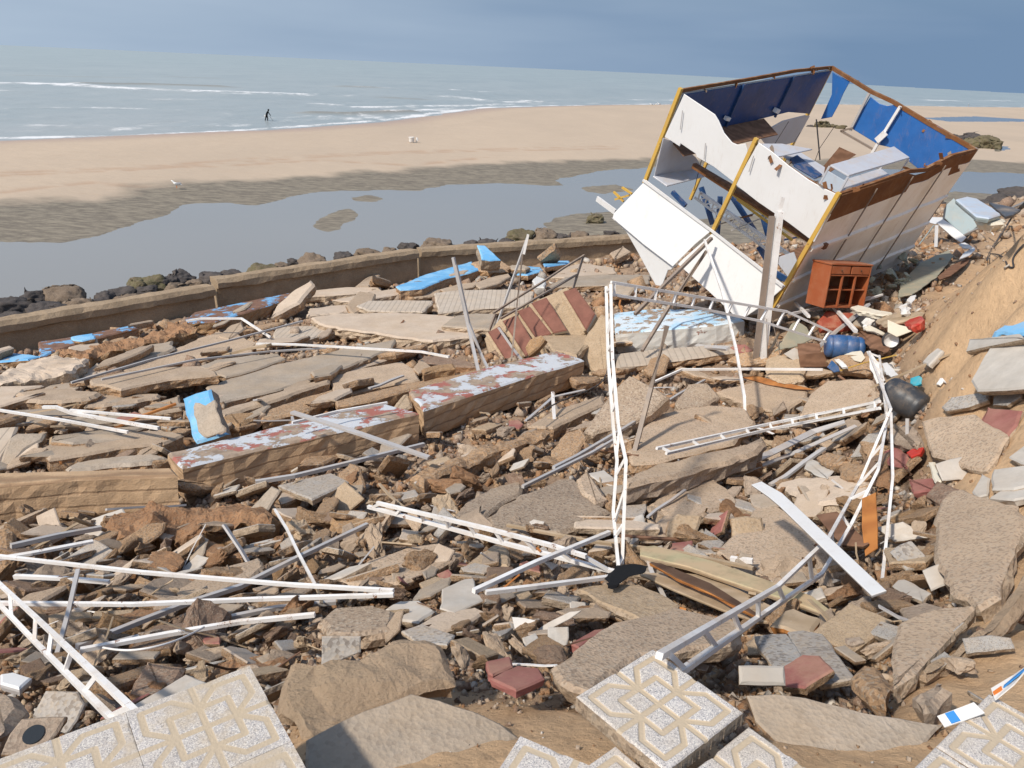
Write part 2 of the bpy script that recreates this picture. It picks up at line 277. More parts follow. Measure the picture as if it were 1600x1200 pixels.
# ---------------------------------------------------------------- builders
def link(name,me,parent=None,loc=(0,0,0)):
    o=bpy.data.objects.new(name,me); COL.objects.link(o)
    if parent is not None: o.parent=parent
    o.location=loc; return o
LAND=[]   # landmarks for the labels of the small rubble: (short text, px, py)
def tag(o,label,cat,group=None,lm=None,P3=None):
    o['label']=label; o['category']=cat
    if group: o['group']=group
    if lm: q=proj(P3 if P3 is not None else list(o.location)); LAND.append((lm,q[0],q[1]))
    return o
def struct(o): o['kind']='structure'; return o
def meshobj(name,V,Fc,mats,parent=None,loc=(0,0,0),mi=None,smooth=False):
    me=bpy.data.meshes.new(name); me.from_pydata([tuple(map(float,v)) for v in V],[],[tuple(f) for f in Fc])
    for m in (mats if isinstance(mats,(list,tuple)) else [mats]): me.materials.append(MT[m])
    if mi is not None: me.polygons.foreach_set('material_index',mi)
    if smooth: me.polygons.foreach_set('use_smooth',[True]*len(me.polygons))
    me.update(); return link(name,me,parent,loc)
def empty(name,loc): return link(name,None,None,tuple(map(float,loc)))
HAND=[[(285,728),(655,640),(672,690),(292,775)],[(655,640),(915,560),(945,595),(672,690)],[(-20,745),(277,740),(280,785),(-20,815)],[(600,500),(760,480),(900,430),(960,520),(900,600),(760,590)]]   # pixel outlines of everything hand placed
def area2(p): return sum(p[i][0]*p[(i+1)%len(p)][1]-p[(i+1)%len(p)][0]*p[i][1] for i in range(len(p)))/2
def slabmesh(pts,nrm,t,rough=.5,step=None,seed=0):
    """pts: 3D outline of the upper face in one plane; returns verts, faces, material ids"""
    pts=[np.array(p) for p in pts]; c=sum(pts)/len(pts); nrm=nrm/np.linalg.norm(nrm)
    ex=np.cross(nrm,[.3,1,.1]); ex/=np.linalg.norm(ex); ey=np.cross(nrm,ex)
    q=[((p-c)@ex,(p-c)@ey) for p in pts]
    if area2(q)<0: q=q[::-1]
    per=sum(math.dist(q[i],q[(i+1)%len(q)]) for i in range(len(q))); step=step or max(.035,min(.14,per/56))
    o=[]
    for i in range(len(q)):
        a=np.array(q[i]); b=np.array(q[(i+1)%len(q)]); L=np.linalg.norm(b-a); k=max(1,int(L/step))
        for j in range(k): o.append(a+(b-a)*j/k)
    n=len(o); o=np.array(o); tg=np.roll(o,-1,0)-np.roll(o,1,0); tg/=np.linalg.norm(tg,axis=1)[:,None]+1e-9; nn=np.c_[tg[:,1],-tg[:,0]]
    sz=math.sqrt(abs(area2(q))); A=min(.06,.035*sz+.01,t*.5)*rough
    def nz(k,f=5): return np.array([mn.noise(Vector((x*f+seed*3.1,y*f,k*2.7))) for x,y in o])
    base=nz(0,2.5)*A*1.3+nz(1,9)*A*.7; be=min(.02+.02*rough,t*.2)
    rings=[(-be*1.3,0,0),(0,-be,1.)]; K=max(2,min(5,int(t/.08)+1))
    for k in range(1,K+1): rings.append((None,-t*k/K,k))
    V=[];R=[]
    for rr,(off,z,k) in enumerate(rings):
        d=base+ (off if off is not None else nz(k+2,6)*A*1.6+nz(k+9,15)*A*.6 - (be if rr==len(rings)-1 else 0) - .15*A*k)
        zz=z+(nz(k+20,7)*A*.5 if 0<rr<len(rings)-1 and rr>1 else 0)
        for i in range(n):
            xy=o[i]+nn[i]*d[i]; z_=zz[i] if hasattr(zz,'__len__') else zz; V.append(ex*xy[0]+ey*xy[1]+nrm*z_)
    F_=[tuple(range(n))]; mi=[0]
    for r in range(len(rings)-1):
        for i in range(n):
            j=(i+1)%n; F_.append((r*n+j,r*n+i,(r+1)*n+i,(r+1)*n+j)); mi.append(0 if r==0 else 1)
    b=(len(rings)-1)*n; F_.append(tuple(b+i for i in range(n-1,-1,-1))); mi.append(1)
    # orientation: first face normal must be +nrm
    a=V[1]-V[0]
    nf=sum((np.cross(V[i],V[(i+1)%n]) for i in range(n)),np.zeros(3))
    if nf@nrm<0: F_=[f[::-1] for f in F_]
    return c,V,F_,mi
def lsc(g): return min(1.,max(.45,hd(g)/11))
def plane_of(px,lift,nrm,blend,clear,anchor=None):
    cx=sum(p[0] for p in px)/len(px); cy=sum(p[1] for p in px)/len(px)
    g=P(*(anchor or (cx,cy)),0); lift*=lsc(g)
    if nrm is None:
        n=gn(g[0],g[1],.8)*blend+np.array([0,0,1])*(1-blend)
    else: n=np.array(nrm,float)
    n/=np.linalg.norm(n)
    for it in range(14):
        c=P(*(anchor or (cx,cy)),lift); W3=[]
        for p in px:
            d=ray(*p); t=((c-EYE)@n)/(d@n); W3.append(EYE+d*t)
        if nrm is not None: break
        m=min(w[2]-float(G(np.array([w[0]]),np.array([w[1]]))[0]) for w in W3)
        if m>=clear or lift>1.2: break
        lift+=max(.02,(clear-m)*.8)
    return W3,n
SN=[0]
def S(v,label,lm,pts,mt='concrete',ms='edge',t=.2,lift=None,n=None,rough=.6,name='broken_concrete',cat='concrete slab',blend=.8,clear=None,parent=None,anchor=None,group=None):
    px=[vp(v,p) for p in pts]
    if parent is None: HAND.append(px)
    W3,nn=plane_of(px,t*.7 if lift is None else lift,n,blend,t*.45 if clear is None else clear,vp(v,anchor) if anchor else None)
    SN[0]+=1; t*=max(.6,lsc(sum(W3)/len(W3))) if t<.5 else 1; c,V,F_,mi=slabmesh(W3,nn,t,rough,None,SN[0])
    if parent is None:
        o=meshobj(name,V,F_,[mt,ms],None,c,mi); tag(o,label,cat,group,lm)
    else: o=meshobj(name,V+0*c if False else [x+c-np.array(parent.location) for x in V],F_,[mt,ms],parent,(0,0,0),mi)
    return o
def tubeverts(pts,w,h=None,upv=(0,0,1),closed=True):
    h=h or w; V=[];F_=[]; pts=[np.array(p,float) for p in pts]
    for i,p in enumerate(pts):
        a=pts[max(0,i-1)]; b=pts[min(len(pts)-1,i+1)]; d=b-a; d/=np.linalg.norm(d)+1e-9
        u=np.array(upv,float); sx=np.cross(d,u)
        if np.linalg.norm(sx)<.2: sx=np.cross(d,[1,0,0.01])
        sx/=np.linalg.norm(sx); u=np.cross(sx,d)
        for a_,b_ in ((-1,-1),(1,-1),(1,1),(-1,1)): V.append(p+sx*a_*w/2+u*b_*h/2)
    for i in range(len(pts)-1):
        for k in range(4): F_.append((i*4+k,i*4+(k+1)%4,i*4+4+(k+1)%4,i*4+4+k))
    F_.append((3,2,1,0)); e=4*(len(pts)-1); F_.append((e,e+1,e+2,e+3)); return V,F_
def beam(name,pts,w,mat,parent=None,h=None,upv=(0,0,1),dent=True):
    pts=[np.array(p,float) for p in pts]
    if dent and len(pts)==2 and np.linalg.norm(pts[1]-pts[0])>1.2:
        L=np.linalg.norm(pts[1]-pts[0]); k=4; q=[]
        for i in range(k+1): q.append(pts[0]+(pts[1]-pts[0])*i/k+(NR.normal(size=3)*L*.0022 if 0<i<k else 0))
        pts=q
    V,F_=tubeverts(pts,w,h,upv); base=np.array(pts[0]) if parent is None else np.array(parent.location)
    return meshobj(name,[v-base for v in V],F_,mat,parent,tuple(base) if parent is None else (0,0,0))
def pole(v,label,lm,specs,w0,mat='alu',name='metal_pole',cat='pole',h=None,upv=(0,0,1),ends=True):
    P3=[pt((*vp(v,s[:2]),(s[2] if not isinstance(s[2],tuple) else ('f',*vp(v,s[2][1:3]),s[2][3])))) for s in specs]
    D3=sum(hd(p_) for p_ in P3)/len(P3); w=w0*(.62 if D3<9 else .8)*(1.2 if name in('steel_upright','metal_strip') else 1); h=h*.8 if h else h
    o=beam(name,P3,w,mat,None,h,upv); mid=sum(P3)/len(P3); tag(o,label,cat,None,lm,mid); return o,P3
def truss(v,label,lm,r1,r2,nr,w=.03,mat='white_steel',zig=False,lean=False,rw=None):
    q=lambda s: pt((*vp(v,s[:2]),(s[2] if not isinstance(s[2],tuple) else ('f',*vp(v,s[2][1:3]),s[2][3]))))
    A=[q(s) for s in r1]; B=[q(s) for s in r2]
    w=w*(.66 if hd(A[0])<8 else .72); root=empty('lattice_girder',A[0]); tag(root,label,'lattice girder',None,lm,sum(A)/len(A))
    beam('rail',A,w,mat,root,dent=False); beam('rail',B,w,mat,root,dent=False)
    def along(L,t):
        ds=[0]
        for a,b in zip(L[:-1],L[1:]): ds.append(ds[-1]+np.linalg.norm(b-a))
        x=t*ds[-1]
        for i in range(len(L)-1):
            if x<=ds[i+1]+1e-6: k=(x-ds[i])/(ds[i+1]-ds[i]+1e-9); return L[i]+(L[i+1]-L[i])*k
        return L[-1]
    for k in range(nr):
        t=(k+.15)/(nr-.7) if nr>1 else .5; t=min(1,t); t2=min(1,t+(.5/nr if zig and k%2 else 0)); beam('rung',[along(A,t),along(B,t2)],(rw or w)*.85,mat,root,dent=False)
    return root,A,B
def hull(pts): # convex hull mesh
    bm=bmesh.new()
    for p in pts: bm.verts.new(p)
    r=bmesh.ops.convex_hull(bm,input=bm.verts); bmesh.ops.delete(bm,geom=[g for g in r['geom_interior'] if isinstance(g,bmesh.types.BMVert)],context='VERTS')
    return bm
def rockmesh(name,seed,dims,rough=.08,npt=18,sub=2,boxy=.5,mat='concrete',rnd=.0):
    r=np.random.default_rng(seed); pts=[]
    for i in range(npt):
        p=r.uniform(-1,1,3); k=r.integers(3)
        if r.random()<boxy: p[k]=np.sign(p[k])
        else: p/=max(np.linalg.norm(p),1e-6)
        if rnd: p=p/np.linalg.norm(p)*(rnd)+p*(1-rnd)
        pts.append(p*.5)
    bm=hull([tuple(p) for p in pts])
    try: bmesh.ops.bevel(bm,geom=bm.edges[:]+bm.verts[:],offset=.035,segments=1,affect='EDGES')
    except Exception: pass
    for v_ in bm.verts:
        for k_ in range(3): v_.co[k_]=max(-.56,min(.56,v_.co[k_]))
    bmesh.ops.triangulate(bm,faces=bm.faces)
    for _ in range(sub):
        ed=[e for e in bm.edges if e.calc_length()>.22/(_+1)]
        bmesh.ops.subdivide_edges(bm,edges=ed,cuts=1,use_grid_fill=True); bmesh.ops.triangulate(bm,faces=bm.faces)
    bm.normal_update()
    for v_ in bm.verts:
        n_=mn.fractal(v_.co*3.2+Vector((seed,0,0)),.8,2.2,4)*rough+mn.noise(v_.co*13+Vector((0,seed,0)))*rough*.22; v_.co+=v_.normal*n_
    for v_ in bm.verts: v_.co=Vector((v_.co.x*dims[0],v_.co.y*dims[1],v_.co.z*dims[2]))
    me=bpy.data.meshes.new(name); bm.to_mesh(me); bm.free(); me.materials.append(MT[mat])
    if rnd: me.polygons.foreach_set('use_smooth',[True]*len(me.polygons))
    return me

# ---------------------------------------------------------------- setting: ground, beach, water
def gridmesh(name,az,rad,zf,mat,attrs=None,mask=None,smooth=True):
    A,Rr=np.meshgrid(np.radians(az),rad,indexing='ij'); X=np.sin(A)*Rr; Y=np.cos(A)*Rr; Z,at=zf(X,Y)
    n,m=X.shape; idx=np.arange(n*m).reshape(n,m); q=np.stack([idx[:-1,:-1],idx[:-1,1:],idx[1:,1:],idx[1:,:-1]],-1).reshape(-1,4)
    if mask is not None: mk=mask(X,Y,Z).ravel(); q=q[mk[q].any(1)]
    me=bpy.data.meshes.new(name); me.vertices.add(n*m); me.vertices.foreach_set('co',np.stack([X,Y,Z],-1).reshape(-1).astype('f'))
    q=q[:,::-1]; me.loops.add(len(q)*4); me.loops.foreach_set('vertex_index',q.reshape(-1).astype('i')); me.polygons.add(len(q)); me.polygons.foreach_set('loop_start',np.arange(len(q))*4)
    me.update(calc_edges=True); me.validate()
    for k,v_ in at.items(): a=me.attributes.new(k,'FLOAT','POINT'); a.data.foreach_set('value',v_.ravel().astype('f'))
    me.polygons.foreach_set('use_smooth',[smooth]*len(me.polygons)); me.materials.append(MT[mat]); o=link(name,me); struct(o); 
    if me.polygons[0].normal.z<0: me.flip_normals()
    return o
BANKPX=[(1620,300),(1590,345),(1560,375),(1520,410),(1480,440),(1440,480),(1410,540),(1440,590),(1440,650),(1450,720),(1480,760),(1490,860),(1500,960),(1380,1080),(1330,1100),(1200,1090),(1150,1130),(900,1070),(720,1070),(640,1060),(470,1090),(440,1200),(430,1500),(2200,1500),(2200,300)]
def bank_attr(X,Y,Z):
    v=np.stack([X,Y,Z-9.5],-1); z=np.maximum(v@FW,.05); px=800+F*(v@RT)/z; py=600-F*(v@UP)/z
    d=polysd(BANKPX,px,py); a=np.clip(.5-d/60+ (fbm(X*1.5,Y*1.5)-.5)*1.2,0,1); a=np.where(Y<1.3,1,a); return a
def gz(X,Y):
    Z=G(X,Y); b=bank_attr(X,Y,Z); n=(fbm(X*1.1,Y*1.1,5)-.5); D=np.hypot(X,Y)
    Z=Z+n*(.45*(1-b)+.28*b)*np.clip((D-1.5)/4,.12,1)-.10*(1-b); Z=Z+(fbm(X*7,Y*7,3)-.5)*.09*np.clip(D/6,.2,1); return Z,{'bank':b}
ground=gridmesh('ground',np.arange(-62,62.1,.25),np.exp(np.linspace(math.log(.25),math.log(52),420)),gz,'ground',mask=lambda X,Y,Z:wall_s(X,Y)<4)
Z3=.3
def wpoly(px,z): return [tuple(onz(a,b,z)[:2]) for a,b in px]
POOL=wpoly([(-500,470),(-200,410),(0,380),(95,380),(150,368),(200,355),(250,338),(290,320),(350,318),(400,322),(460,305),(500,300),(600,297),(660,298),(700,288),(780,287),(850,291),(885,290),(870,283),(930,268),(1010,262),(1150,256),(1300,262),(1500,268),(1600,271),(1800,276),(2200,285),(2200,320),(1700,288),(1600,292),(1578,305),(1488,298),(1400,320),(1200,335),(1050,345),(960,330),(900,333),(840,347),(870,365),(600,430),(300,480),(0,560),(-500,800)],Z3)
ISL=[wpoly([(x/2,y/2) for x,y in q],Z3) for q in ([(980,705),(1010,672),(1040,658),(1100,645),(1122,672),(1090,700),(1080,718),(1030,730),(985,722)],[(1110,618),(1150,612),(1200,622),(1160,632),(1125,628)])]+[wpoly([(905,292),(960,288),(985,296),(950,305),(912,300)],Z3)]
POOL2=wpoly([(1440,184),(1520,182),(1900,182),(1900,192),(1600,190),(1482,190)],Z3)
POOL3=wpoly([(1547,228),(1575,229),(1583,233),(1560,237),(1550,233)],Z3)
SHORE=[(-900,255),(-300,232),(0,219),(210,212),(417,203),(600,190),(680,179),(760,169),(850,166),(960,164),(1060,163),(1300,163),(1500,167),(1600,168),(2400,190)]
SHW=wpoly(SHORE,.0); SHP=SHW+[(9000,60000),(-60000,60000),(-60000,0)]
WETL=wpoly([(-500,350),(0,320),(100,317),(150,320),(220,297),(300,291),(400,284),(550,273),(700,266),(800,259),(960,251),(1100,250),(1480,252),(1600,258),(2200,270),(2200,900),(-900,900)],Z3)
TRK=[wpoly(p_,.6) for p_ in ([(-60,272),(200,262),(380,249),(520,241),(650,236),(800,232),(960,228)],[(-60,276),(200,266),(380,252),(520,244),(700,237),(960,232)],[(300,262),(500,250),(640,258),(760,246)],[(0,300),(140,285),(275,293)])]
def bz(X,Y):
    d=polysd(POOL,X,Y); 
    for q in ISL: di=polysd(q,X,Y); d=np.maximum(d,-di)
    for q in (POOL2,POOL3): d=np.minimum(d,polysd(q,X,Y))
    D=np.hypot(X,Y); d=d+(fbm(X*.35,Y*.35,4)-.5)*np.clip(D*.02,.4,3)
    z=np.where(d>0,Z3+np.minimum(.3,d*.03),Z3+np.maximum(-.35,d*.12)); s=polysd(SHP,X,Y); s=s+(fbm(X*.05,Y*.05,3)-.5)*4
    k=np.clip(s/14,-1,1); z=np.where(s<14,np.minimum(z,np.where(s>0,.02+ (s/14)*.55,s*.08)),z); z=z+(fbm(X*.5,Y*.5,4)-.5)*.05*np.clip(s/6,0,1)
    wt=polysd(WETL,X,Y); wet=np.clip(.5-wt/2.2+(fbm(X*.5,Y*.5,5)-.5)*1.5+(fbm(X*.1,Y*.1,2)-.5)*1.2,0,1); wet=np.maximum(wet,0)
    sh=np.clip(1-s/9,0,1); wet=np.where(s<15,0,wet); tr=np.zeros(X.shape)
    for q in TRK: tr=np.maximum(tr,np.exp(-(linedist(q,X,Y)/(.35+D*.004))**2)*np.clip((fbm(X*.7,Y*.7,3)-.3)*3,0,1))
    return z-tr*.05,{'wet':wet,'shine':sh,'track':tr}
beach=gridmesh('beach',np.arange(-50,50.1,.2),np.exp(np.linspace(math.log(16),math.log(900),430)),bz,'beach_sand',mask=lambda X,Y,Z:(wall_s(X,Y)>-3)&(Z>-3.5))
def flat(name,z,mat,az,rad): return gridmesh(name,az,rad,lambda X,Y:(np.full(X.shape,z),{}),mat)
pool=flat('pool_water',Z3,'pool_water',np.arange(-50,50.1,2),np.exp(np.linspace(math.log(17),math.log(330),40)))
_me=pool.data; _bm=bmesh.new(); _bm.from_mesh(_me)
_X=np.array([v_.co.x for v_ in _bm.verts]); _Y=np.array([v_.co.y for v_ in _bm.verts]); _s=polysd(SHP,_X,_Y)
bmesh.ops.delete(_bm,geom=[v_ for v_,s_ in zip(_bm.verts,_s) if s_<15],context='VERTS'); _bm.to_mesh(_me); _bm.free()
FOAM=[([(-300,140),(0,130),(100,132),(195,138),(330,143),(470,147)],1.,.9),([(0,142),(150,147)],.7,.6),([(280,145),(400,147),(480,150),(640,150),(720,153),(830,158)],1,.9),([(540,136),(620,138),(800,140)],.8,.5),([(492,162),(525,164)],.5,.6),([(500,182),(540,186),(600,184),(675,180)],1,.5),([(700,152),(800,160),(870,158)],.6,.7),([(728,145),(775,148)],.6,.5),([(860,158),(960,156),(1060,157),(1350,156),(1600,158)],.8,.6),([(1370,162),(1470,163)],.8,.4),([(700,140),(900,150)],.5,.6),([(20,170),(160,168),(280,172)],.5,.55),([(150,186),(330,190),(400,188)],.5,.55),([(560,168),(700,166),(800,163)],.5,.7),([(60,196),(200,200),(330,197)],.45,.6),([(600,176),(720,170)],.5,.8),([(240,155),(420,158)],.5,.5)]
SILT=[([(135,131),(230,132),(345,136)],1.),([(540,136),(580,137)],.8),([(490,178),(540,179),(640,176)],1),([(610,153),(650,155)],.6),([(40,118),(120,120),(190,121)],.35),([(270,120),(330,122)],.3)]
FW_=[(wpoly(p,0),w,a) for p,w,a in FOAM]; SW_=[(wpoly(p,0),a) for p,a in SILT]
def seaz(X,Y):
    D=np.hypot(X,Y); foam=np.zeros(X.shape); silt=np.zeros(X.shape); z=np.zeros(X.shape); wob=(fbm(X*.12,Y*.12,3)-.5)*.03
    for p,w,a in FW_:
        d=linedist(p,X,Y)/(D*.026*w+1.2)+wob*25; foam=np.maximum(foam,a*np.exp(-d*d)*np.clip(.42+2.4*(fbm(X*.035+p[0][0],Y*.012,3)-.32),0,1.15)); z+=.25*np.exp(-(d*1.5)**2)*a
    for p,a in SW_:
        d=linedist(p,X,Y)/(D*.012+1); silt=np.maximum(silt,a*np.exp(-d*d)); z+=.45*np.exp(-d*d)*a
    s=-polysd(SHP,X,Y); s2=s+(fbm(X*.05,Y*.05,3)-.5)*5; foam=np.maximum(foam,1.1*np.exp(-((s2-1.2)/1.6)**2)); foam=np.maximum(foam,.45*np.exp(-((s2-8)/4)**2))
    foam=np.maximum(foam,.36*np.clip(1-(s-10)/190,0,1)*np.clip(s/10,0,1)); z=z+np.clip(s/30,0,1)*(fbm(X*.06,Y*.22,4)-.5)*.35*np.clip(1-s/900,0,1)
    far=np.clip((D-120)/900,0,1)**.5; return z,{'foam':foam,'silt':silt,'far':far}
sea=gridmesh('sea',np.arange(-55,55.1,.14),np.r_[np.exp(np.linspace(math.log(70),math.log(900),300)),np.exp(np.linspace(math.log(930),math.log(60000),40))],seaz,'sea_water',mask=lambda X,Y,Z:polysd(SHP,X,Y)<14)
#@@SETTING_END
def lumpy(o,amp,fr=3.,cuts=3):
    bm=bmesh.new(); bm.from_mesh(o.data); bmesh.ops.triangulate(bm,faces=[f_ for f_ in bm.faces if len(f_.verts)>4])
    for _ in range(cuts):
        ed=[e_ for e_ in bm.edges if e_.calc_length()>.09]
        if ed: bmesh.ops.subdivide_edges(bm,edges=ed,cuts=1); bmesh.ops.triangulate(bm,faces=bm.faces)
    for v_ in bm.verts:
        n_=mn.fractal(v_.co*fr+o.location,.9,2.1,5); v_.co.z+=n_*amp-abs(mn.noise(v_.co*fr*.8+Vector((9,0,0))))*amp*.8
    bm.to_mesh(o.data); bm.free(); return o
#@@OBJECTS
# ---------------------------------------------------------------- sea wall in three sections, boulders along its foot
def wallsec(a,b,h0,h1,seed,label,lm):
    a=np.array(a,float); b=np.array(b,float); d=b-a; L=np.linalg.norm(d[:2]); u=d/L; nrm=np.array([-u[1],u[0],0]); c=a.copy()
    root=empty('seawall',(a[0],a[1],a[2]-h0)); tag(root,label,'sea wall',None,lm,(a+b)/2+[0,0,-.3])
    def strip(name,prof,mat,am):
        n=int(L/.16); V=[];F_=[]; k=len(prof)
        for i in range(n+1):
            s_=L*i/n; z0=(b[2]-a[2])*i/n
            for j,(o,z) in enumerate(prof):
                w_=mn.fractal(Vector((s_*1.1,j*1.7,seed)),.8,2,5)*am; w2=mn.fractal(Vector((s_*1.3,j*1.7,seed+50)),.8,2,5)*am
                p=u*s_+nrm*(o+w_); V.append((p[0],p[1],h0+z0+z+w2))
        for i in range(n):
            for j in range(k): F_.append((i*k+j,i*k+(j+1)%k,(i+1)*k+(j+1)%k,(i+1)*k+j))
        F_.append(tuple(range(k-1,-1,-1))); F_.append(tuple(n*k+j for j in range(k)))
        return meshobj(name,V,F_,mat,root)
    strip('coping',[(-.03,0),(.42,-.02),(.42,-.16),(.0,-.3),(-.13,-.3),(-.13,-.12)],'wallc',.035)
    strip('wall_body',[(.0,-.33),(.36,-.2),(.5,-2.9),(-.05,-2.9),(-.03,-.7)],'wallc',.02)
def w3(px,py,z): return onz(px,py,z)
A_=w3(-130,523,2.85); B_=w3(333,446,2.85); wallsec(A_,B_,3,3,1,'left stretch of the weathered brown sea wall, ending at the first joint','left sea wall')
wallsec(w3(337,436,2.95),w3(652,390,2.95),3,3,2,'middle stretch of the brown sea wall between its two open joints','middle sea wall')
wallsec(w3(657,389,2.9),w3(1010,366,2.9),3,3,3,'right stretch of the brown sea wall running behind the tilted kiosk','right sea wall')
BO=[(20,475,75,'rock_dark'),(10,490,60,'rock_dark'),(-25,470,60,'rock_dark'),(48,462,50,'rock_dark'),(100,452,66,'rock_brown'),(75,478,60,'rock_dark'),(125,470,52,'rock_brown'),(165,460,36,'rock_dark'),(190,452,44,'rock_dark'),(158,468,30,'rock_dark'),(215,440,42,'rock_moss'),(240,436,46,'rock_moss'),(232,451,40,'rock_dark'),(200,465,44,'rock_brown'),(262,436,34,'rock_dark'),(283,428,44,'rock_dark'),(276,446,40,'rock_brown'),(310,438,34,'rock_brown'),(330,428,50,'rock_dark'),(365,424,40,'rock_dark'),(352,436,36,'rock_dark'),(410,416,52,'rock_moss'),(440,412,28,'rock_brown'),(461,407,30,'rock_dark'),(490,402,58,'rock_brown'),(540,396,36,'rock_dark'),(575,391,46,'rock_brown'),(608,388,30,'rock_brown'),(640,382,34,'rock_dark'),(685,377,56,'rock_brown'),(708,382,34,'rock_dark'),(735,378,30,'rock_dark'),(760,375,32,'rock_dark'),(790,374,28,'rock_dark'),(812,364,46,'rock_moss'),(850,362,50,'rock_brown'),(878,368,30,'rock_dark'),(905,364,34,'rock_brown'),(930,368,30,'rock_brown'),(955,362,28,'rock_dark')]
cn={'rock_dark':'nearly black','rock_brown':'brown','rock_moss':'mossy green-brown'}
wh=['at the left edge of the photo','behind the left sea wall','behind the first wall joint','behind the middle sea wall','near the second wall joint','behind the right sea wall']
cntr={}
for i,(x,y,w_,m) in enumerate(BO):
    p=w3(x,y+w_*.25,.75); D=np.linalg.norm(p-EYE); s_=w_*D/1250*.88
    me=rockmesh('boulder',100+i,(s_*1.12,s_*.95,s_*.72),.1,26,3,.35,m,.45); o=link('boulder',me,None,p+[0,0,s_*.02]); o.rotation_euler=(0,0,NR.uniform(0,6))
    k=0 if x<60 else 1 if x<300 else 2 if x<380 else 3 if x<610 else 4 if x<720 else 5
    key=(cn[m],k); cntr[key]=cntr.get(key,0)+1; od=['','second ','third ','fourth ','fifth ','sixth ','seventh ','eighth ','ninth ','tenth '][cntr[key]-1]
    tag(o,f'{od}{cn[m]} rounded boulder from the left, {wh[k]}' if od else f'first {cn[m]} rounded boulder from the left, {wh[k]}','boulder','boulders along the foot of the sea wall')
for i,(x,y,w_,z,lab) in enumerate([(1283,195,22,.5,'mossy boulder tallest of the far low heap seen over the kiosk'),(1300,197,14,.5,'round boulder right of the tallest in the far low heap'),(1314,199,15,.5,'flat boulder at the right end of the far low heap'),(1265,197,10,.5,'small dark boulder at the left end of the far low heap'),
    (1497,216,24,.5,'dark boulder at the left end of the far heap right of the kiosk'),(1515,214,28,.5,'tallest dark boulder of the far heap right of the kiosk'),(1537,222,36,.5,'big brown-green boulder at the right end of the far heap'),(1520,224,26,.5,'low boulder in front of the tallest in the far right heap'),(1553,227,18,.5,'small flat boulder beside the far right heap'),
    (1460,325,44,.6,'dark boulder half hidden behind the kiosk side wall'),(1572,318,50,.9,'black boulder by the water at the right edge'),(1540,325,40,.8,'black boulder left of the one at the right edge'),(1600,308,60,1.0,'black boulder cut off by the right edge of the photo'),(930,340,26,.5,'small brown boulder on wet sand left of the kiosk')]):
    p=w3(x,y+w_*.2,z); s_=w_*np.linalg.norm(p-EYE)/1250; me=rockmesh('boulder',160+i,(s_*1.1,s_,s_*.7),.12,24,3,.4,'rock_dark' if 'black' in lab or 'dark' in lab else 'rock_moss',.35); o=link('boulder',me,None,p+[0,0,s_*.05]); tag(o,lab,'boulder','boulders on the far beach' if i<9 else None)

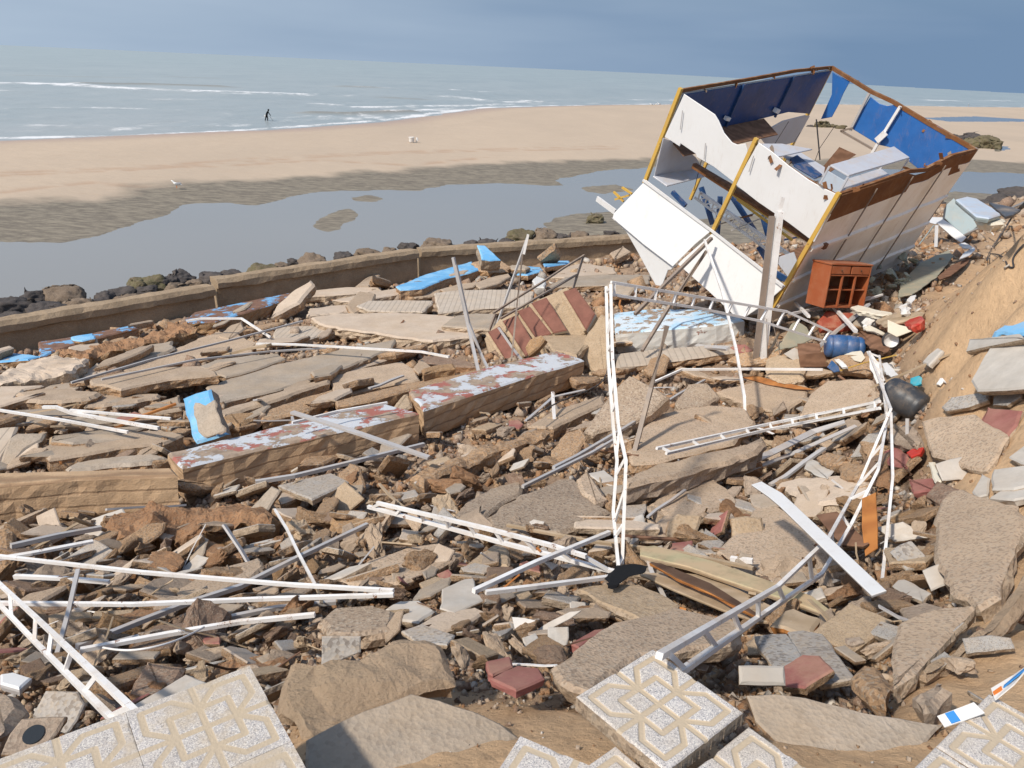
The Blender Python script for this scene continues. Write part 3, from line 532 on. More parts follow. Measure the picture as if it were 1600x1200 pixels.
# ---------------------------------------------------------------- terrazzo paving tiles
SEG=[((0,.46),(0,1)),((.46,0),(1,0)),((0,-.46),(0,-1)),((-.46,0),(-1,0)),((-.46,0),(.46,0)),((0,-.46),(0,.46))]
for sx in (1,-1):
    for sy in (1,-1):
        SEG+=[((0,.46*sy),(.46*sx,.46*sy)),((.46*sx,.46*sy),(.46*sx,0)),((0,.46*sy),(.35*sx,.83*sy)),((.35*sx,.83*sy),(.82*sx,.82*sy)),((.82*sx,.82*sy),(.83*sx,.35*sy)),((.83*sx,.35*sy),(.46*sx,0))]
def groove(U,V):
    d=np.full(U.shape,9.)
    for a,b in SEG: d=np.minimum(d,linedist([a,b],U,V))
    return np.clip((.068-d)/.03,0,1)
def tile(corner,ex,ey,size,nx,ny,th,label,lm,dust=.7,cut=None,res=110,parts=True,name='paving_tile',grp=None):
    """corner: 3D; ex,ey unit vectors; nx*ny tiles of `size` with a joint between"""
    corner=np.array(corner,float); ex=np.array(ex)/np.linalg.norm(ex); ey=np.array(ey)-np.dot(ey,ex)*ex; ey/=np.linalg.norm(ey); nz=np.cross(ex,ey); 
    if nz[2]<0: nz=-nz
    root=empty(name,corner) if nx*ny>1 else None
    for ix in range(nx):
        for iy in range(ny):
            u=np.linspace(-1,1,res+1); U,V=np.meshgrid(u,u,indexing='ij'); g=groove(U,V); e=np.maximum(abs(U),abs(V)); cham=np.clip((e-.975)/.025,0,1)
            ch=(fbm((U+ix*3)*3+7,(V+iy*5)*3,4)-.5); bite=np.clip((e+ch*.22-1.02)/.05,0,1); Z=-g*(.0045 if dust<.6 else .0012)-cham*(.006 if dust<.6 else .0)-bite*(.010 if dust<.6 else .004)+ (fbm(U*30+9,V*30,2)-.5)*.0012
            j=.0025 if dust<.6 else .0006; s2=size/2-j; o=ex*(size*(ix+.5))+ey*(size*(iy+.5)); VV=(o+U[...,None]*ex*s2+V[...,None]*ey*s2+Z[...,None]*nz).reshape(-1,3)
            n=res+1; idx=np.arange(n*n).reshape(n,n); q=np.stack([idx[:-1,:-1],idx[1:,:-1],idx[1:,1:],idx[:-1,1:]],-1).reshape(-1,4).tolist()
            rim=list(idx[:,0])+list(idx[-1,1:])+list(idx[-2::-1,-1])+list(idx[0,-2:0:-1]); m=len(VV); k=len(rim); low=[]
            for i,r in enumerate(rim): low.append(VV[r]-nz*th*(1+.0*i)+(NR.normal(size=3)*.0012))
            VV=list(VV)+low
            for i in range(k): q.append([rim[i],m+i,m+(i+1)%k,rim[(i+1)%k]])
            q.append([m+i for i in range(k-1,-1,-1)])
            if np.cross(ex,ey)@nz<0: q=[f[::-1] for f in q]
            mi=[0]*(len(q)-k-1)+[1]*(k+1)
            o2=meshobj('tile' if root else name,VV,q,['terrazzo','edge_pale'],root,(0,0,0) if root else tuple(corner),mi,False); me=o2.data
            a=me.attributes.new('groove','FLOAT','POINT'); a.data.foreach_set('value',np.r_[np.maximum(g,bite*.6).ravel(),np.zeros(k)]); a=me.attributes.new('dust','FLOAT','POINT'); a.data.foreach_set('value',np.full(len(VV),dust))
    tag(root or o2,label,'paving tile',grp,lm,corner+ex*size/2+ey*size/2)
T0=onz(1020,1012,7.5); TR_=onz(1162,1112,7.5); TL_=onz(895,1095,7.5); eR=(TR_-T0); eL=(TL_-T0)
tile(T0,eR,eL,.405,1,1,.055,'whole grey terrazzo paving tile with sandy flower grooves, bottom centre','whole flower tile',.25)
t2=onz(1170,1133,7.46); tile(t2,eR,eL,.405,1,1,.055,'flower tile in front of the whole one, cut off by the bottom edge','cut-off flower tile',.35)
t3=onz(962,1163,7.45); tile(t3,eR,eL,.405,1,1,.055,'tile corner poking up left in front of the whole flower tile','tile corner',.3)
t4=onz(813,1150,7.45); tile(t4,onz(955,1190+20,7.45)-t4,onz(690,1205,7.45)-t4,.405,1,1,.055,'low tile corner at the bottom edge beside bare mortar bed','low tile corner',.9)
# big block of tiles lower left
b0=onz(390,1040,7.5); bx_=onz(205,1109,7.5)-b0; by_=onz(466,1195,7.5)-b0
tile(b0,bx_,by_,.405,3,2,.075,'raised corner of promenade paving with sand-filled flower grooves, lower left','promenade corner',1.)
# right lower corner
c0=onz(1545,1082,7.5); tile(c0,onz(1470,1156,7.5)-c0,onz(1680,1135,7.5)-c0,.405,2,2,.06,'pale flower paving at the lower right corner of the photo','corner paving',.2)

# ---------------------------------------------------------------- broken slabs (traced outline of the upper face, real thickness)
C='concrete'
S(1,'flat scrap of wall with bright blue paint at the left edge','left blue scrap',[(-40,575),(60,565),(190,580),(130,597),(0,607),(-40,610)],'paint_blue','ochre',.15,name='painted_masonry',cat='wall piece')
S(1,'long muddy wall piece with blue painted end lying against the sea wall','muddy blue wall piece',[(178,515),(330,492),(600,440),(640,450),(440,500),(260,556),(185,590)],'paint_blue_worn','rust_earth',.3,name='painted_masonry',cat='wall piece')
S(1,'patch of blue painted plaster on the mud below the sea wall','blue plaster patch',[(325,492),(430,475),(437,498),(380,512),(330,508)],'paint_blue','ochre',.12,lift=.38,name='painted_masonry',cat='wall piece',rough=1)
S(1,'rounded wall piece with blue edge and bare brown face below the first joint','blue-edged wall piece',[(862,405),(900,378),(1120,332),(1345,288),(1362,305),(1230,350),(1120,385),(1000,420),(870,428)],'paint_blue_worn','ochre',.4,name='painted_masonry',cat='wall piece')
lumpy(S(1,'long crumbling ochre strip of foundation near the sea wall','ochre foundation strip',[(250,552),(400,530),(600,500),(860,420),(905,455),(780,490),(600,530),(410,578),(260,575)],'rust_earth','ochre',.4,rough=1.6,name='rubble_block',cat='rubble block'),0.12)
S(1,'grey slab with a lumpy edge lying in front of the ochre strip','lumpy grey slab',[(500,620),(570,560),(700,528),(800,510),(815,545),(690,590),(560,625),(505,640)],'concrete_grey','edge',.25,rough=1.3)
S(1,'ochre chunk leaning on the long foundation strip','leaning ochre chunk',[(600,512),(700,490),(880,452),(920,478),(800,505),(650,545)],'ochre','ochre',.25,rough=1.4,name='rubble_block',cat='rubble block')
lumpy(S(1,'large pale slab with rounded broken end at the left edge','large pale left slab',[(-60,690),(0,662),(120,600),(240,575),(405,588),(395,615),(340,650),(295,662),(150,680),(0,705)],'concrete_pale','edge_pale',.45,rough=1.2),0.07)
S(1,'pale slab at the left edge below the large rounded one','pale edge slab',[(-60,760),(0,720),(200,716),(110,735),(70,775),(0,795)],'concrete_pale','edge',.25)
S(1,'stubby brown slab with knobbly front edge, left side','knobbly brown slab',[(80,750),(200,728),(330,730),(480,748),(420,775),(240,790),(90,785)],'concrete','edge',.42,rough=1.6)
S(1,'small round-ended slab right of the knobbly brown one','round-ended slab',[(378,800),(420,768),(560,755),(735,755),(740,770),(640,790),(500,805),(385,815)],C,'edge',.26,rough=1.2)
S(1,'grey flat slab tucked under the dark-edged slab','tucked grey slab',[(205,728),(290,690),(415,688),(372,738),(215,742)],'concrete_grey','edge_pale',.1)
S(1,'slab tipped up with a deep black shadow beneath it','tipped shadowed slab',[(420,690),(560,652),(800,630),(930,625),(1000,650),(1005,668),(780,690),(560,735),(500,720),(425,712)],C,'edge',.2,blend=.45,clear=.35)
S(1,'thin smooth slab resting on the tipped one','thin smooth slab',[(920,628),(990,600),(1180,575),(1290,570),(1322,592),(1180,645),(1045,680),(985,655)],'concrete_grey','edge',.14,clear=.25)
S(1,'thick slab wedge beside the tipped one, left centre','slab wedge',[(500,745),(600,690),(760,668),(980,655),(990,680),(780,705),(560,750)],'concrete_grey','edge',.24,clear=.05)
S(1,'stamped grey paving slab with ribbed surface by the bent white tube','ribbed grey slab',[(1268,452),(1350,443),(1450,440),(1560,468),(1500,482),(1400,510),(1262,515)],'stamped','edge_pale',.2)
S(1,'small grey offcut left of the ribbed slab','grey offcut',[(1178,522),(1200,500),(1252,498),(1262,545),(1185,548)],'concrete_pale','edge',.14,name='concrete_shard')
S(1,'small slab shard under the end of the bent white tube','tube-end shard',[(1010,490),(1060,440),(1120,420),(1135,455),(1060,505)],C,'ochre',.22,name='concrete_shard')
S(0,'very long grey slab with a thin white line along it','white-lined slab',[(322,604),(385,580),(470,560),(545,543),(618,530),(614,543),(545,572),(440,607),(340,630)],'concrete_grey','edge',.3)
S(0,'long brown-edged slab under the white-lined one','brown-edged long slab',[(338,642),(400,622),(480,598),(520,586),(512,597),(440,622),(350,650)],C,'edge',.3,rough=1)
S(2,'thin pale slab sheared off beside the white-lined one','sheared pale slab',[(150,668),(300,600),(470,550),(590,520),(608,540),(440,592),(260,650),(165,692)],'concrete_pale','edge',.16)
S(1,'long ochre slab pointing at the ochre block','pointing ochre slab',[(1200,850),(1250,822),(1400,772),(1540,735),(1556,752),(1500,800),(1350,850),(1215,880)],'edge','ochre',.26,rough=1,name='rubble_block',cat='rubble block')
S(1,'squat ochre block right of the blue painted block','squat ochre block',[(1028,862),(1060,845),(1180,838),(1192,858),(1110,900),(1050,895)],'ochre','ochre',.3,rough=1.3,name='rubble_block',cat='rubble block')
S(1,'upright blue painted wall block with a grey mortar patch','blue painted block',[(843,775),(905,750),(972,733),(992,788),(1030,925),(1062,940),(985,965),(908,984),(885,940),(860,850)],'paint_blue','brown_grey',.3,lift=.75,n=(-.25,-.62,.75),name='painted_masonry',cat='wall piece')
S(1,'grey mortar lump stuck to the face of the blue painted block','mortar lump',[(895,850),(905,805),(950,815),(990,790),(1015,870),(1035,925),(950,955),(915,930)],'concrete_grey','brown_grey',.05,lift=.86,n=(-.25,-.62,.75),rough=1.2,name='mortar_lump',cat='mortar')
S(1,'long thick grey slab lying left of the white peeling beam','thick grey left slab',[(183,1008),(240,985),(450,955),(690,925),(800,930),(852,945),(760,985),(560,1005),(380,1040),(225,1062)],'concrete','edge',.3)
S(1,'rough lower slab beneath the thick grey left one','rough lower slab',[(303,1095),(350,1072),(520,1045),(700,1030),(768,1048),(700,1072),(500,1090),(312,1112)],'concrete_grey','edge',.24,rough=1.3)
S(1,'narrow slab strip above the thick grey left one','narrow slab strip',[(238,950),(400,925),(600,905),(682,905),(620,928),(430,950),(240,968)],'concrete_grey','edge',.16)
S(1,'wide flat slab crossed by the thin white rails on the left','rail-crossed slab',[(30,832),(200,822),(380,826),(610,850),(520,885),(340,898),(160,890),(60,860)],'concrete_grey','edge',.2)
S(1,'pale upright paving piece at the left edge','pale left paving piece',[(-30,910),(82,905),(50,985),(0,1075),(-30,1080)],'stamped','edge',.14,n=(.1,-.3,1))
S(1,'grey split paving piece beside the left edge, dark gap on its right','split paving piece',[(-10,1090),(40,960),(80,935),(215,935),(195,970),(120,1010),(80,1055),(70,1140),(0,1142)],'concrete_grey','edge',.14,n=(.1,-.3,1))
S(1,'blunt slab end above the blue painted block','blunt slab end',[(640,825),(740,790),(832,760),(842,828),(720,850),(655,845)],'concrete','edge',.25)
S(1,'small bluish slab piece left of the blue painted block','bluish slab piece',[(745,905),(840,862),(848,900),(795,922)],'grey_tile','edge_pale',.1,name='concrete_shard')
S(1,'low mound of brown debris crust below the long grey rail','brown crust',[(880,520),(1000,470),(1100,480),(1180,520),(1160,570),(980,590),(700,640),(560,650),(700,590)],'aggregate','edge',.1,lift=.02,rough=1.4)
S(1,'grey wedge in the rubble below the lumpy grey slab','grey wedge',[(385,655),(450,612),(500,640),(495,660),(440,690),(380,690)],'concrete_pale','edge_pale',.15,name='concrete_shard')
S(2,'thin slab with ochre broken end just below the sea wall','thin slab below wall',[(28,295),(80,277),(240,262),(402,262),(405,276),(260,292),(140,302),(50,306)],'concrete_pale','edge_pale',.22)
S(2,'narrow chip standing up in front of the sea wall','upright chip',[(282,258),(320,225),(375,194),(396,203),(345,258)],C,'edge',.15,name='concrete_shard',lift=.3)
S(2,'long slab sliver reaching to the blue beam','sliver at blue beam',[(172,322),(350,287),(470,268),(562,264),(510,290),(380,312),(300,332)],'concrete_pale','edge_pale',.18)
S(2,'slab with flat knobbly edge left of the ribbed slab','knobbly flat slab',[(52,385),(72,360),(200,345),(290,340),(300,370),(180,385),(60,395)],'concrete_pale','edge_pale',.2,rough=1.2)
S(2,'ribbed slab shaped like a trapezium in the middle of the field','ribbed trapezium slab',[(288,347),(340,325),(500,322),(642,325),(640,338),(592,376),(450,374),(340,370)],'stamped','edge_pale',.22,clear=.3)
S(2,'biggest pale broken slab, pointing left, centre of the field','biggest pale slab',[(78,402),(200,383),(420,380),(620,385),(760,400),(872,468),(822,492),(640,512),(480,492),(350,470),(200,452),(110,430)],'concrete_pale','edge_pale',.3,rough=1.1,clear=.2)
S(2,'small pale slab wedge beneath the blue beam','wedge beneath blue beam',[(483,292),(560,268),(680,274),(664,300),(560,310),(505,302)],'concrete','edge_pale',.12)
S(2,'grey slab corner lying on the biggest pale slab','corner on biggest slab',[(680,440),(740,395),(840,382),(935,385),(932,456),(820,452)],'concrete_grey','edge_pale',.16,clear=.34)
S(2,'wide ribbed paving slab behind the leaning double tube','wide ribbed slab',[(648,290),(760,275),(1000,272),(1110,282),(1095,348),(920,358),(780,368),(665,382)],'stamped','edge_pale',.24,clear=.3)
S(2,'thin curled slab piece above the wide ribbed slab','curled slab piece',[(672,272),(760,247),(857,238),(830,260),(700,288)],C,'edge',.12,clear=.3)
S(2,'tapering slab just right of the blue beam end','tapering slab',[(830,245),(900,218),(990,198),(1004,210),(950,242),(860,270)],'concrete','edge_pale',.14,clear=.3)
o=S(2,'long wall piece with bright blue paint lying below the second joint','bright blue beam',[(470,258),(600,205),(740,165),(820,143),(858,180),(800,200),(700,222),(590,268),(490,276)],'paint_blue','edge',.42,clear=.25,name='painted_masonry',cat='wall piece')
S(2,'blue wedge-shaped block perched on the sea wall side','blue wedge block',[(846,66),(884,68),(920,100),(956,136),(905,140),(868,134)],'paint_blue','edge_pale',.5,lift=1.0,n=(.1,-.35,.85),name='painted_masonry',cat='wall piece')
S(2,'crumbly ochre block under the blue wedge block','ochre block under wedge',[(820,150),(860,135),(960,138),(1000,165),(990,185),(900,190),(850,180)],'edge','ochre',.4,rough=1.6,name='rubble_block',cat='rubble block')
S(2,'flat blue painted piece behind the leaning tubes','flat blue piece',[(1030,172),(1060,165),(1140,170),(1152,186),(1080,206),(1030,204)],'paint_blue','edge',.2,name='painted_masonry',cat='wall piece')
S(2,'narrow blue strip of wall nearest the right sea wall','narrow blue strip',[(1148,146),(1200,140),(1275,140),(1272,152),(1160,168)],'paint_blue','edge',.2,name='painted_masonry',cat='wall piece')
S(2,'light slab behind the rusty stair railing','slab behind railing',[(1170,215),(1250,170),(1330,150),(1480,172),(1492,195),(1400,208),(1250,218)],'concrete_pale','edge_pale',.2)
S(2,'grey flat slab between the railing and the kiosk','slab before kiosk',[(1165,262),(1250,215),(1420,203),(1650,205),(1640,245),(1450,252),(1300,258)],'concrete_grey','edge',.2)
S(2,'white chipped lump of plaster behind the leaning tubes','plaster lump',[(1100,230),(1120,210),(1165,225),(1158,262),(1120,262)],'paint_wall','white_tile',.3,lift=.5,name='plaster_lump',cat='plaster')
S(2,'orange hollow clay brick pair below the white tube','hollow clay bricks',[(590,640),(640,625),(735,614),(747,636),(650,650),(598,664)],'ochre','ochre',.26,lift=.4,rough=.5,name='clay_brick',cat='brick')
S(2,'dark red broken beam behind the hollow clay bricks','dark red beam',[(572,600),(600,578),(700,585),(835,610),(840,630),(700,625),(600,612)],'brown_stone','rust_earth',.22,name='rubble_block',cat='rubble block')
S(2,'smooth brown curved slab above the white peeling beams','curved brown slab',[(165,690),(240,655),(300,640),(500,605),(560,640),(582,690),(400,722),(185,772)],'aggregate','edge',.16,lift=.1)
S(2,'long ochre-edged strip above the right peeling beam','ochre-edged strip',[(188,790),(340,748),(600,690),(880,638),(885,655),(700,700),(500,745),(350,790),(200,812)],'edge','ochre',.28,clear=.2)
def concbeam(v,label,lm,pts,t,mt,lift=None):
    return S(v,label,lm,pts,mt,'beamside',t,lift,None,.35,'concrete_girder','concrete beam',blend=.75,clear=.45)
concbeam(2,'right heavy beam with peeling white paint on top, nearest the stairs','right peeling beam',[(528,742),(700,692),(900,630),(1080,588),(1215,556),(1345,600),(1100,672),(850,752),(598,832)],.50,'paint_white_red')
concbeam(0,'middle heavy beam with peeling white and red paint, crossed by tubes','middle peeling beam',[(262,707),(360,684),(455,660),(600,630),(655,645),(540,672),(400,703),(285,730)],.52,'paint_white_red')
concbeam(0,'left heavy bare beam running out of the photo on the left','left bare beam',[(-80,752),(0,738),(150,734),(268,730),(277,742),(120,748),(0,758),(-80,768)],.55,'beamside')
S(2,'rounded end stone wedged left of the right peeling beam','wedged end stone',[(448,830),(500,760),(530,755),(548,812),(500,835),(455,845)],'tan_block','edge',.3,lift=.45,name='rubble_block',cat='rubble block')
lumpy(S(2,'long crumbling ochre beam running diagonally below the peeling beams','long ochre beam',[(540,1128),(620,1080),(760,1030),(900,985),(1175,897),(1195,922),(1060,965),(800,1060),(600,1165)],'edge','edge',.3,rough=1.3,clear=.2,name='rubble_block',cat='rubble block'),0.06)
S(2,'tan wedge continuing the long ochre beam to the right','tan wedge',[(1080,905),(1200,830),(1360,780),(1432,752),(1440,800),(1330,850),(1200,912)],'aggregate','edge',.25,name='rubble_block',cat='rubble block')
S(2,'flat tan slab jutting out right of the red stairs','slab right of stairs',[(1140,490),(1180,474),(1290,468),(1392,470),(1360,530),(1310,582),(1240,560),(1195,555)],'tan_block','edge_pale',.2,lift=.5)
S(2,'upright pale slab leaning beside the left girder','upright pale slab',[(1306,580),(1360,470),(1420,388),(1448,402),(1455,560),(1445,745),(1330,600)],'tan_block','edge_pale',.25,n=(-.35,-.55,.6),lift=.5)
S(4,'big block with peeling white and pale blue paint under the kiosk','white painted block',[(135,112),(260,98),(420,98),(580,122),(602,138),(500,155),(300,172),(140,186)],'paint_white_blue','paint_wall',.5,clear=.35,rough=.3,name='painted_masonry',cat='wall piece')
S(4,'ribbed paving slab in front of the white painted block','slab before painted block',[(135,258),(300,238),(560,222),(578,250),(400,275),(145,308)],'stamped','edge',.2)
S(4,'speckled triangular rock left of the brown post','speckled triangle rock',[(30,535),(100,430),(190,330),(270,370),(335,412),(270,470),(200,512),(60,545)],'aggregate_dark','aggregate',.3,n=(-.15,-.35,1),lift=.5,name='rubble_block',cat='rubble block')
S(4,'speckled knob of concrete just right of the brown post','speckled knob',[(358,432),(400,362),(470,356),(515,410),(445,452),(370,455)],'aggregate_dark','aggregate',.25,n=(0,-.2,1),lift=.4,name='rubble_block',cat='rubble block')
S(4,'broad speckled slab around the foot of the brown post','post-foot slab',[(178,602),(230,525),(300,470),(440,438),(600,448),(645,500),(560,575),(420,612),(300,642),(200,650)],'aggregate','edge',.2)
S(4,'wide speckled slab behind the horizontal white girder','slab behind girder',[(498,392),(640,353),(760,352),(830,372),(822,410),(740,470),(640,450),(540,412)],'aggregate','edge_pale',.2)
S(4,'smooth tan slab near the black barrel','slab near black barrel',[(835,400),(900,350),(1050,345),(1080,392),(1075,428),(900,462),(790,480)],'aggregate','edge_pale',.18)
S(4,'thick slab with black shadow beneath it, below the horizontal girder','black-shadow slab',[(168,700),(300,642),(430,615),(560,585),(660,552),(690,578),(620,622),(450,668),(300,705),(185,728)],'aggregate','brown_grey',.33,blend=.6,clear=.35,rough=1)
S(4,'speckled round-edged slab in the middle of the right rubble','speckled round slab',[(255,792),(300,745),(400,705),(480,690),(560,742),(573,792),(500,812),(420,840),(335,850)],'aggregate','edge_pale',.2,rough=1.1)
S(4,'square tan block right of the left girder foot','left tan block',[(335,850),(365,824),(452,832),(440,880),(420,925),(322,912)],'tan_block','edge',.16,n=(0,-.5,.9),lift=.3,name='rubble_block',cat='rubble block')
S(4,'square tan block with rounded corners by itself','right tan block',[(556,842),(610,832),(668,838),(680,908),(620,922),(560,922)],'tan_block','edge',.16,n=(0,-.5,.9),lift=.3,name='rubble_block',cat='rubble block')
S(4,'large speckled pavement sheet crossed by the fallen white panel','large speckled sheet',[(640,812),(720,800),(820,860),(880,945),(860,1010),(800,1055),(700,1070),(560,1010),(500,962),(560,900)],'aggregate','edge_pale',.16)
S(4,'smooth pale slab behind the top of the fallen white panel','slab behind panel',[(718,720),(800,695),(950,690),(1052,702),(1055,750),(960,782),(860,792),(790,770)],'concrete_pale','edge_pale',.24,rough=1)
S(4,'largest smooth tan slab on the right side with a cracked edge','largest right slab',[(1288,782),(1340,745),(1385,738),(1440,762),(1520,778),(1585,790),(1590,860),(1565,940),(1530,1040),(1508,1120),(1440,1165),(1350,1120),(1270,1010),(1280,900)],'aggregate','edge_pale',.2,rough=1.1)
S(4,'sandy slab sunk in the bank right of the black barrel','sunken sandy slab',[(1230,500),(1300,478),(1420,470),(1542,552),(1510,620),(1465,672),(1350,650),(1270,622)],'aggregate','edge_pale',.12,lift=.1)
S(7,'tan slab split by a long crack, lower right','cracked tan slab',[(1080,592),(1150,560),(1250,530),(1400,520),(1340,590),(1240,690),(1150,800),(1050,862),(1042,742)],'aggregate','edge_pale',.14)
lumpy(S(7,'long curved kerb-like slab edge at the right border','curved kerb slab',[(1150,830),(1250,740),(1360,630),(1480,540),(1600,395),(1660,380),(1660,460),(1560,560),(1400,700),(1260,800),(1190,850)],'sandrock','edge_pale',.28,n=(-.1,-.15,1),lift=.3,rough=1),0.05)
lumpy(S(7,'rough block stuck in the sand at the lower right','rough sand block',[(1125,900),(1170,868),(1250,845),(1295,900),(1240,950),(1175,965)],'brown_grey','brown_grey',.2,rough=1.6,name='rubble_block',cat='rubble block'),0.06)
S(4,'pinkish red paving slab on the sand bank','pink bank slab',[(1420,540),(1440,490),(1470,445),(1590,458),(1570,510),(1535,560)],'red_tile','edge_pale',.12,name='paving_piece',cat='paving')
S(4,'big stepped sheet of ribbed paving high on the sand bank','big bank paving',[(1408,352),(1440,290),(1480,230),(1620,200),(1640,378),(1540,385),(1432,388)],'white_tile','edge_pale',.1,lift=.15,name='paving_piece',cat='paving',rough=.3)
S(4,'strip of pale paving behind the big sheet on the bank','bank paving strip',[(1390,245),(1402,205),(1580,183),(1600,200),(1470,226)],'white_tile','edge_pale',.1,lift=.15,name='paving_piece',cat='paving',rough=.3)
S(4,'two joined pale tiles on sand right of the black barrel','joined pale tiles',[(1303,448),(1340,410),(1476,390),(1470,420),(1400,445),(1318,460)],'grey_tile','edge_pale',.08,name='paving_piece',cat='paving',rough=.3)
S(4,'square pale tile standing on its corner by the sand bank','pale corner tile',[(1284,650),(1340,632),(1395,620),(1420,715),(1370,705),(1310,710)],'white_tile','edge_pale',.05,n=(-.1,-.5,.9),lift=.25,name='paving_piece',cat='paving',rough=.2)
S(4,'white marble-like piece at the far right','white marble piece',[(1410,750),(1450,685),(1478,700),(1470,760),(1430,770)],'white_tile','white_tile',.08,name='paving_piece',cat='paving')
S(4,'pair of white slabs at the right border of the photo','white border slabs',[(1482,740),(1490,670),(1640,650),(1640,720),(1560,740)],'white_tile','edge_pale',.12,name='paving_piece',cat='paving')
S(4,'rounded white slab below the pair at the right border','rounded white slab',[(1475,770),(1530,735),(1640,712),(1640,765),(1560,780)],'white_tile','white_tile',.1,name='paving_piece',cat='paving')
S(4,'white corner of paving at the right border above the rest','white border corner',[(1545,625),(1620,570),(1640,660),(1590,650)],'white_tile','edge_pale',.08,name='paving_piece',cat='paving')
S(7,'narrow pale paving piece cut by the right border','narrow border piece',[(1575,235),(1580,150),(1640,150),(1640,250)],'white_tile','edge_pale',.1,name='paving_piece',cat='paving')
S(7,'shield-shaped white tile leaning by the dark gap','shield-shaped tile',[(1178,375),(1240,350),(1300,335),(1320,345),(1310,420),(1245,445),(1215,460)],'white_tile','edge_pale',.06,n=(-.2,-.4,.9),lift=.3,name='paving_piece',cat='paving')
S(7,'grey paving fragment with flower relief in the dark gap','relief tile fragment',[(1042,298),(1085,270),(1130,250),(1205,335),(1165,362),(1112,372)],'grey_tile','edge_pale',.05,lift=.3,n=(-.1,-.3,.9),name='paving_piece',cat='paving')
S(7,'long grey tile pair with flower relief below the splintered wood','long relief tile',[(475,650),(540,640),(612,640),(680,740),(742,850),(680,865),(620,868),(540,760)],'grey_tile','edge_pale',.06,lift=.2,name='paving_piece',cat='paving')
S(7,'smooth shaded tile right of the long relief tile','smooth shaded tile',[(612,632),(680,625),(760,640),(830,730),(892,822),(820,835),(745,848),(680,740)],'grey_tile','edge_pale',.06,lift=.2,name='paving_piece',cat='paving')
S(7,'cream rectangular tile lying flat above the whole flower tile','cream flat tile',[(413,770),(505,770),(602,774),(608,852),(510,853),(416,850)],'white_tile','tan_block',.08,n=(0,-.5,.9),lift=.35,name='paving_piece',cat='paving',rough=.2)
lumpy(S(7,'flat dusty concrete bed between the flower tiles','dusty bed',[(440,890),(560,880),(690,895),(830,935),(1000,980),(1280,1015),(1180,1110),(1080,1230),(700,1240),(600,1120),(480,1000)],'concrete_grey','edge',.06,n=(0,-.05,1),lift=.1,name='mortar_bed',cat='mortar bed',clear=-1),0.01)
lumpy(S(6,'smooth grey-brown mortar bed along the bottom edge','smooth mortar bed',[(-60,1110),(0,1078),(180,990),(380,908),(500,938),(640,985),(760,1040),(830,1098),(700,1180),(640,1260),(-60,1260)],'concrete_grey','edge',.06,n=(0,-.05,1),lift=.12,name='mortar_bed',cat='mortar bed',clear=-1,rough=.5),0.008)
LR=S(6,'large lumpy sandy rock above the bottom mortar bed','lumpy sandy rock',[(-110,780),(0,745),(160,712),(300,690),(430,682),(520,755),(562,858),(470,905),(330,930),(160,980),(90,1048),(-20,1070),(-120,960)],'sandrock','sandrock',.2,n=(-.05,-.1,1),lift=.35,rough=2.2,name='rubble_block',cat='rubble block')
lumpy(LR,.055)
S(0,'broad speckled pavement behind the whole flower tile','broad speckled pavement',[(868,1040),(910,1000),(955,972),(1050,945),(1150,970),(1160,1000),(1060,1015),(1000,1020),(920,1080),(880,1062)],'aggregate','edge_pale',.16,rough=1)
S(6,'long flat tan stone below the black cloth','stone below black cloth',[(1072,480),(1120,462),(1220,455),(1330,462),(1420,500),(1502,545),(1440,590),(1372,620),(1280,580),(1175,535)],'tan_block','edge_pale',.1,lift=.35,rough=.9,name='concrete_shard')
S(6,'dark speckled boulder-like slab in the centre','dark speckled slab',[(690,185),(760,130),(880,70),(1000,20),(1060,22),(1140,90),(1205,152),(1150,200),(1000,240),(850,250),(720,232)],'aggregate_dark','aggregate',.25,rough=1.1)
S(6,'dark speckled slab left of the biggest dark one','left dark speckled slab',[(548,175),(620,110),(700,60),(832,30),(842,80),(760,125),(700,165),(680,200),(600,200)],'aggregate_dark','aggregate',.2,rough=1.1)
S(6,'pale bar-shaped piece of kerb left of the square tan blocks','pale kerb bar',[(1060,198),(1120,188),(1300,192),(1420,210),(1418,228),(1280,228),(1062,222)],'concrete_pale','edge_pale',.12,lift=.3,name='concrete_shard')
S(6,'flat speckled slab above the crossing white rails','slab above rails',[(78,432),(200,360),(350,308),(500,288),(592,330),(520,372),(440,420),(350,452),(220,462),(100,455)],'aggregate','edge',.16)
S(6,'red square tile lying flat above the bottom mortar bed','red square tile',[(708,852),(760,822),(820,798),(912,810),(932,850),(880,875),(818,902)],'red_tile','red_tile',.06,lift=.3,name='paving_piece',cat='paving',rough=.3)
S(6,'red tile tucked behind the square one','tucked red tile',[(690,780),(790,760),(800,800),(720,838),(700,830)],'red_tile','red_tile',.06,lift=.28,name='paving_piece',cat='paving')
S(6,'red painted scrap in the shadow under the tan stone','shadowed red scrap',[(1040,705),(1140,650),(1210,640),(1195,660),(1080,725)],'red_tile','red_tile',.08,lift=.15,name='paving_piece',cat='paving')
S(6,'small pink tile scrap beside the left tan block','pink tile scrap',[(1450,290),(1552,278),(1555,318),(1460,320)],'red_tile','red_tile',.06,lift=.25,name='paving_piece',cat='paving')
S(6,'thin white plate leaning under the tan stone','leaning white plate',[(888,660),(950,620),(1040,575),(1090,570),(1040,605),(920,665)],'white_tile','white_tile',.02,n=(-.2,-.4,.9),lift=.3,name='paving_piece',cat='paving',rough=.2)
S(6,'white paper-like sheet standing among the stones','white sheet scrap',[(800,598),(850,602),(897,612),(868,682),(818,675)],'white_cloth','white_cloth',.01,n=(0,-.9,.5),lift=.25,name='sheet_scrap',cat='sheet',rough=.1)
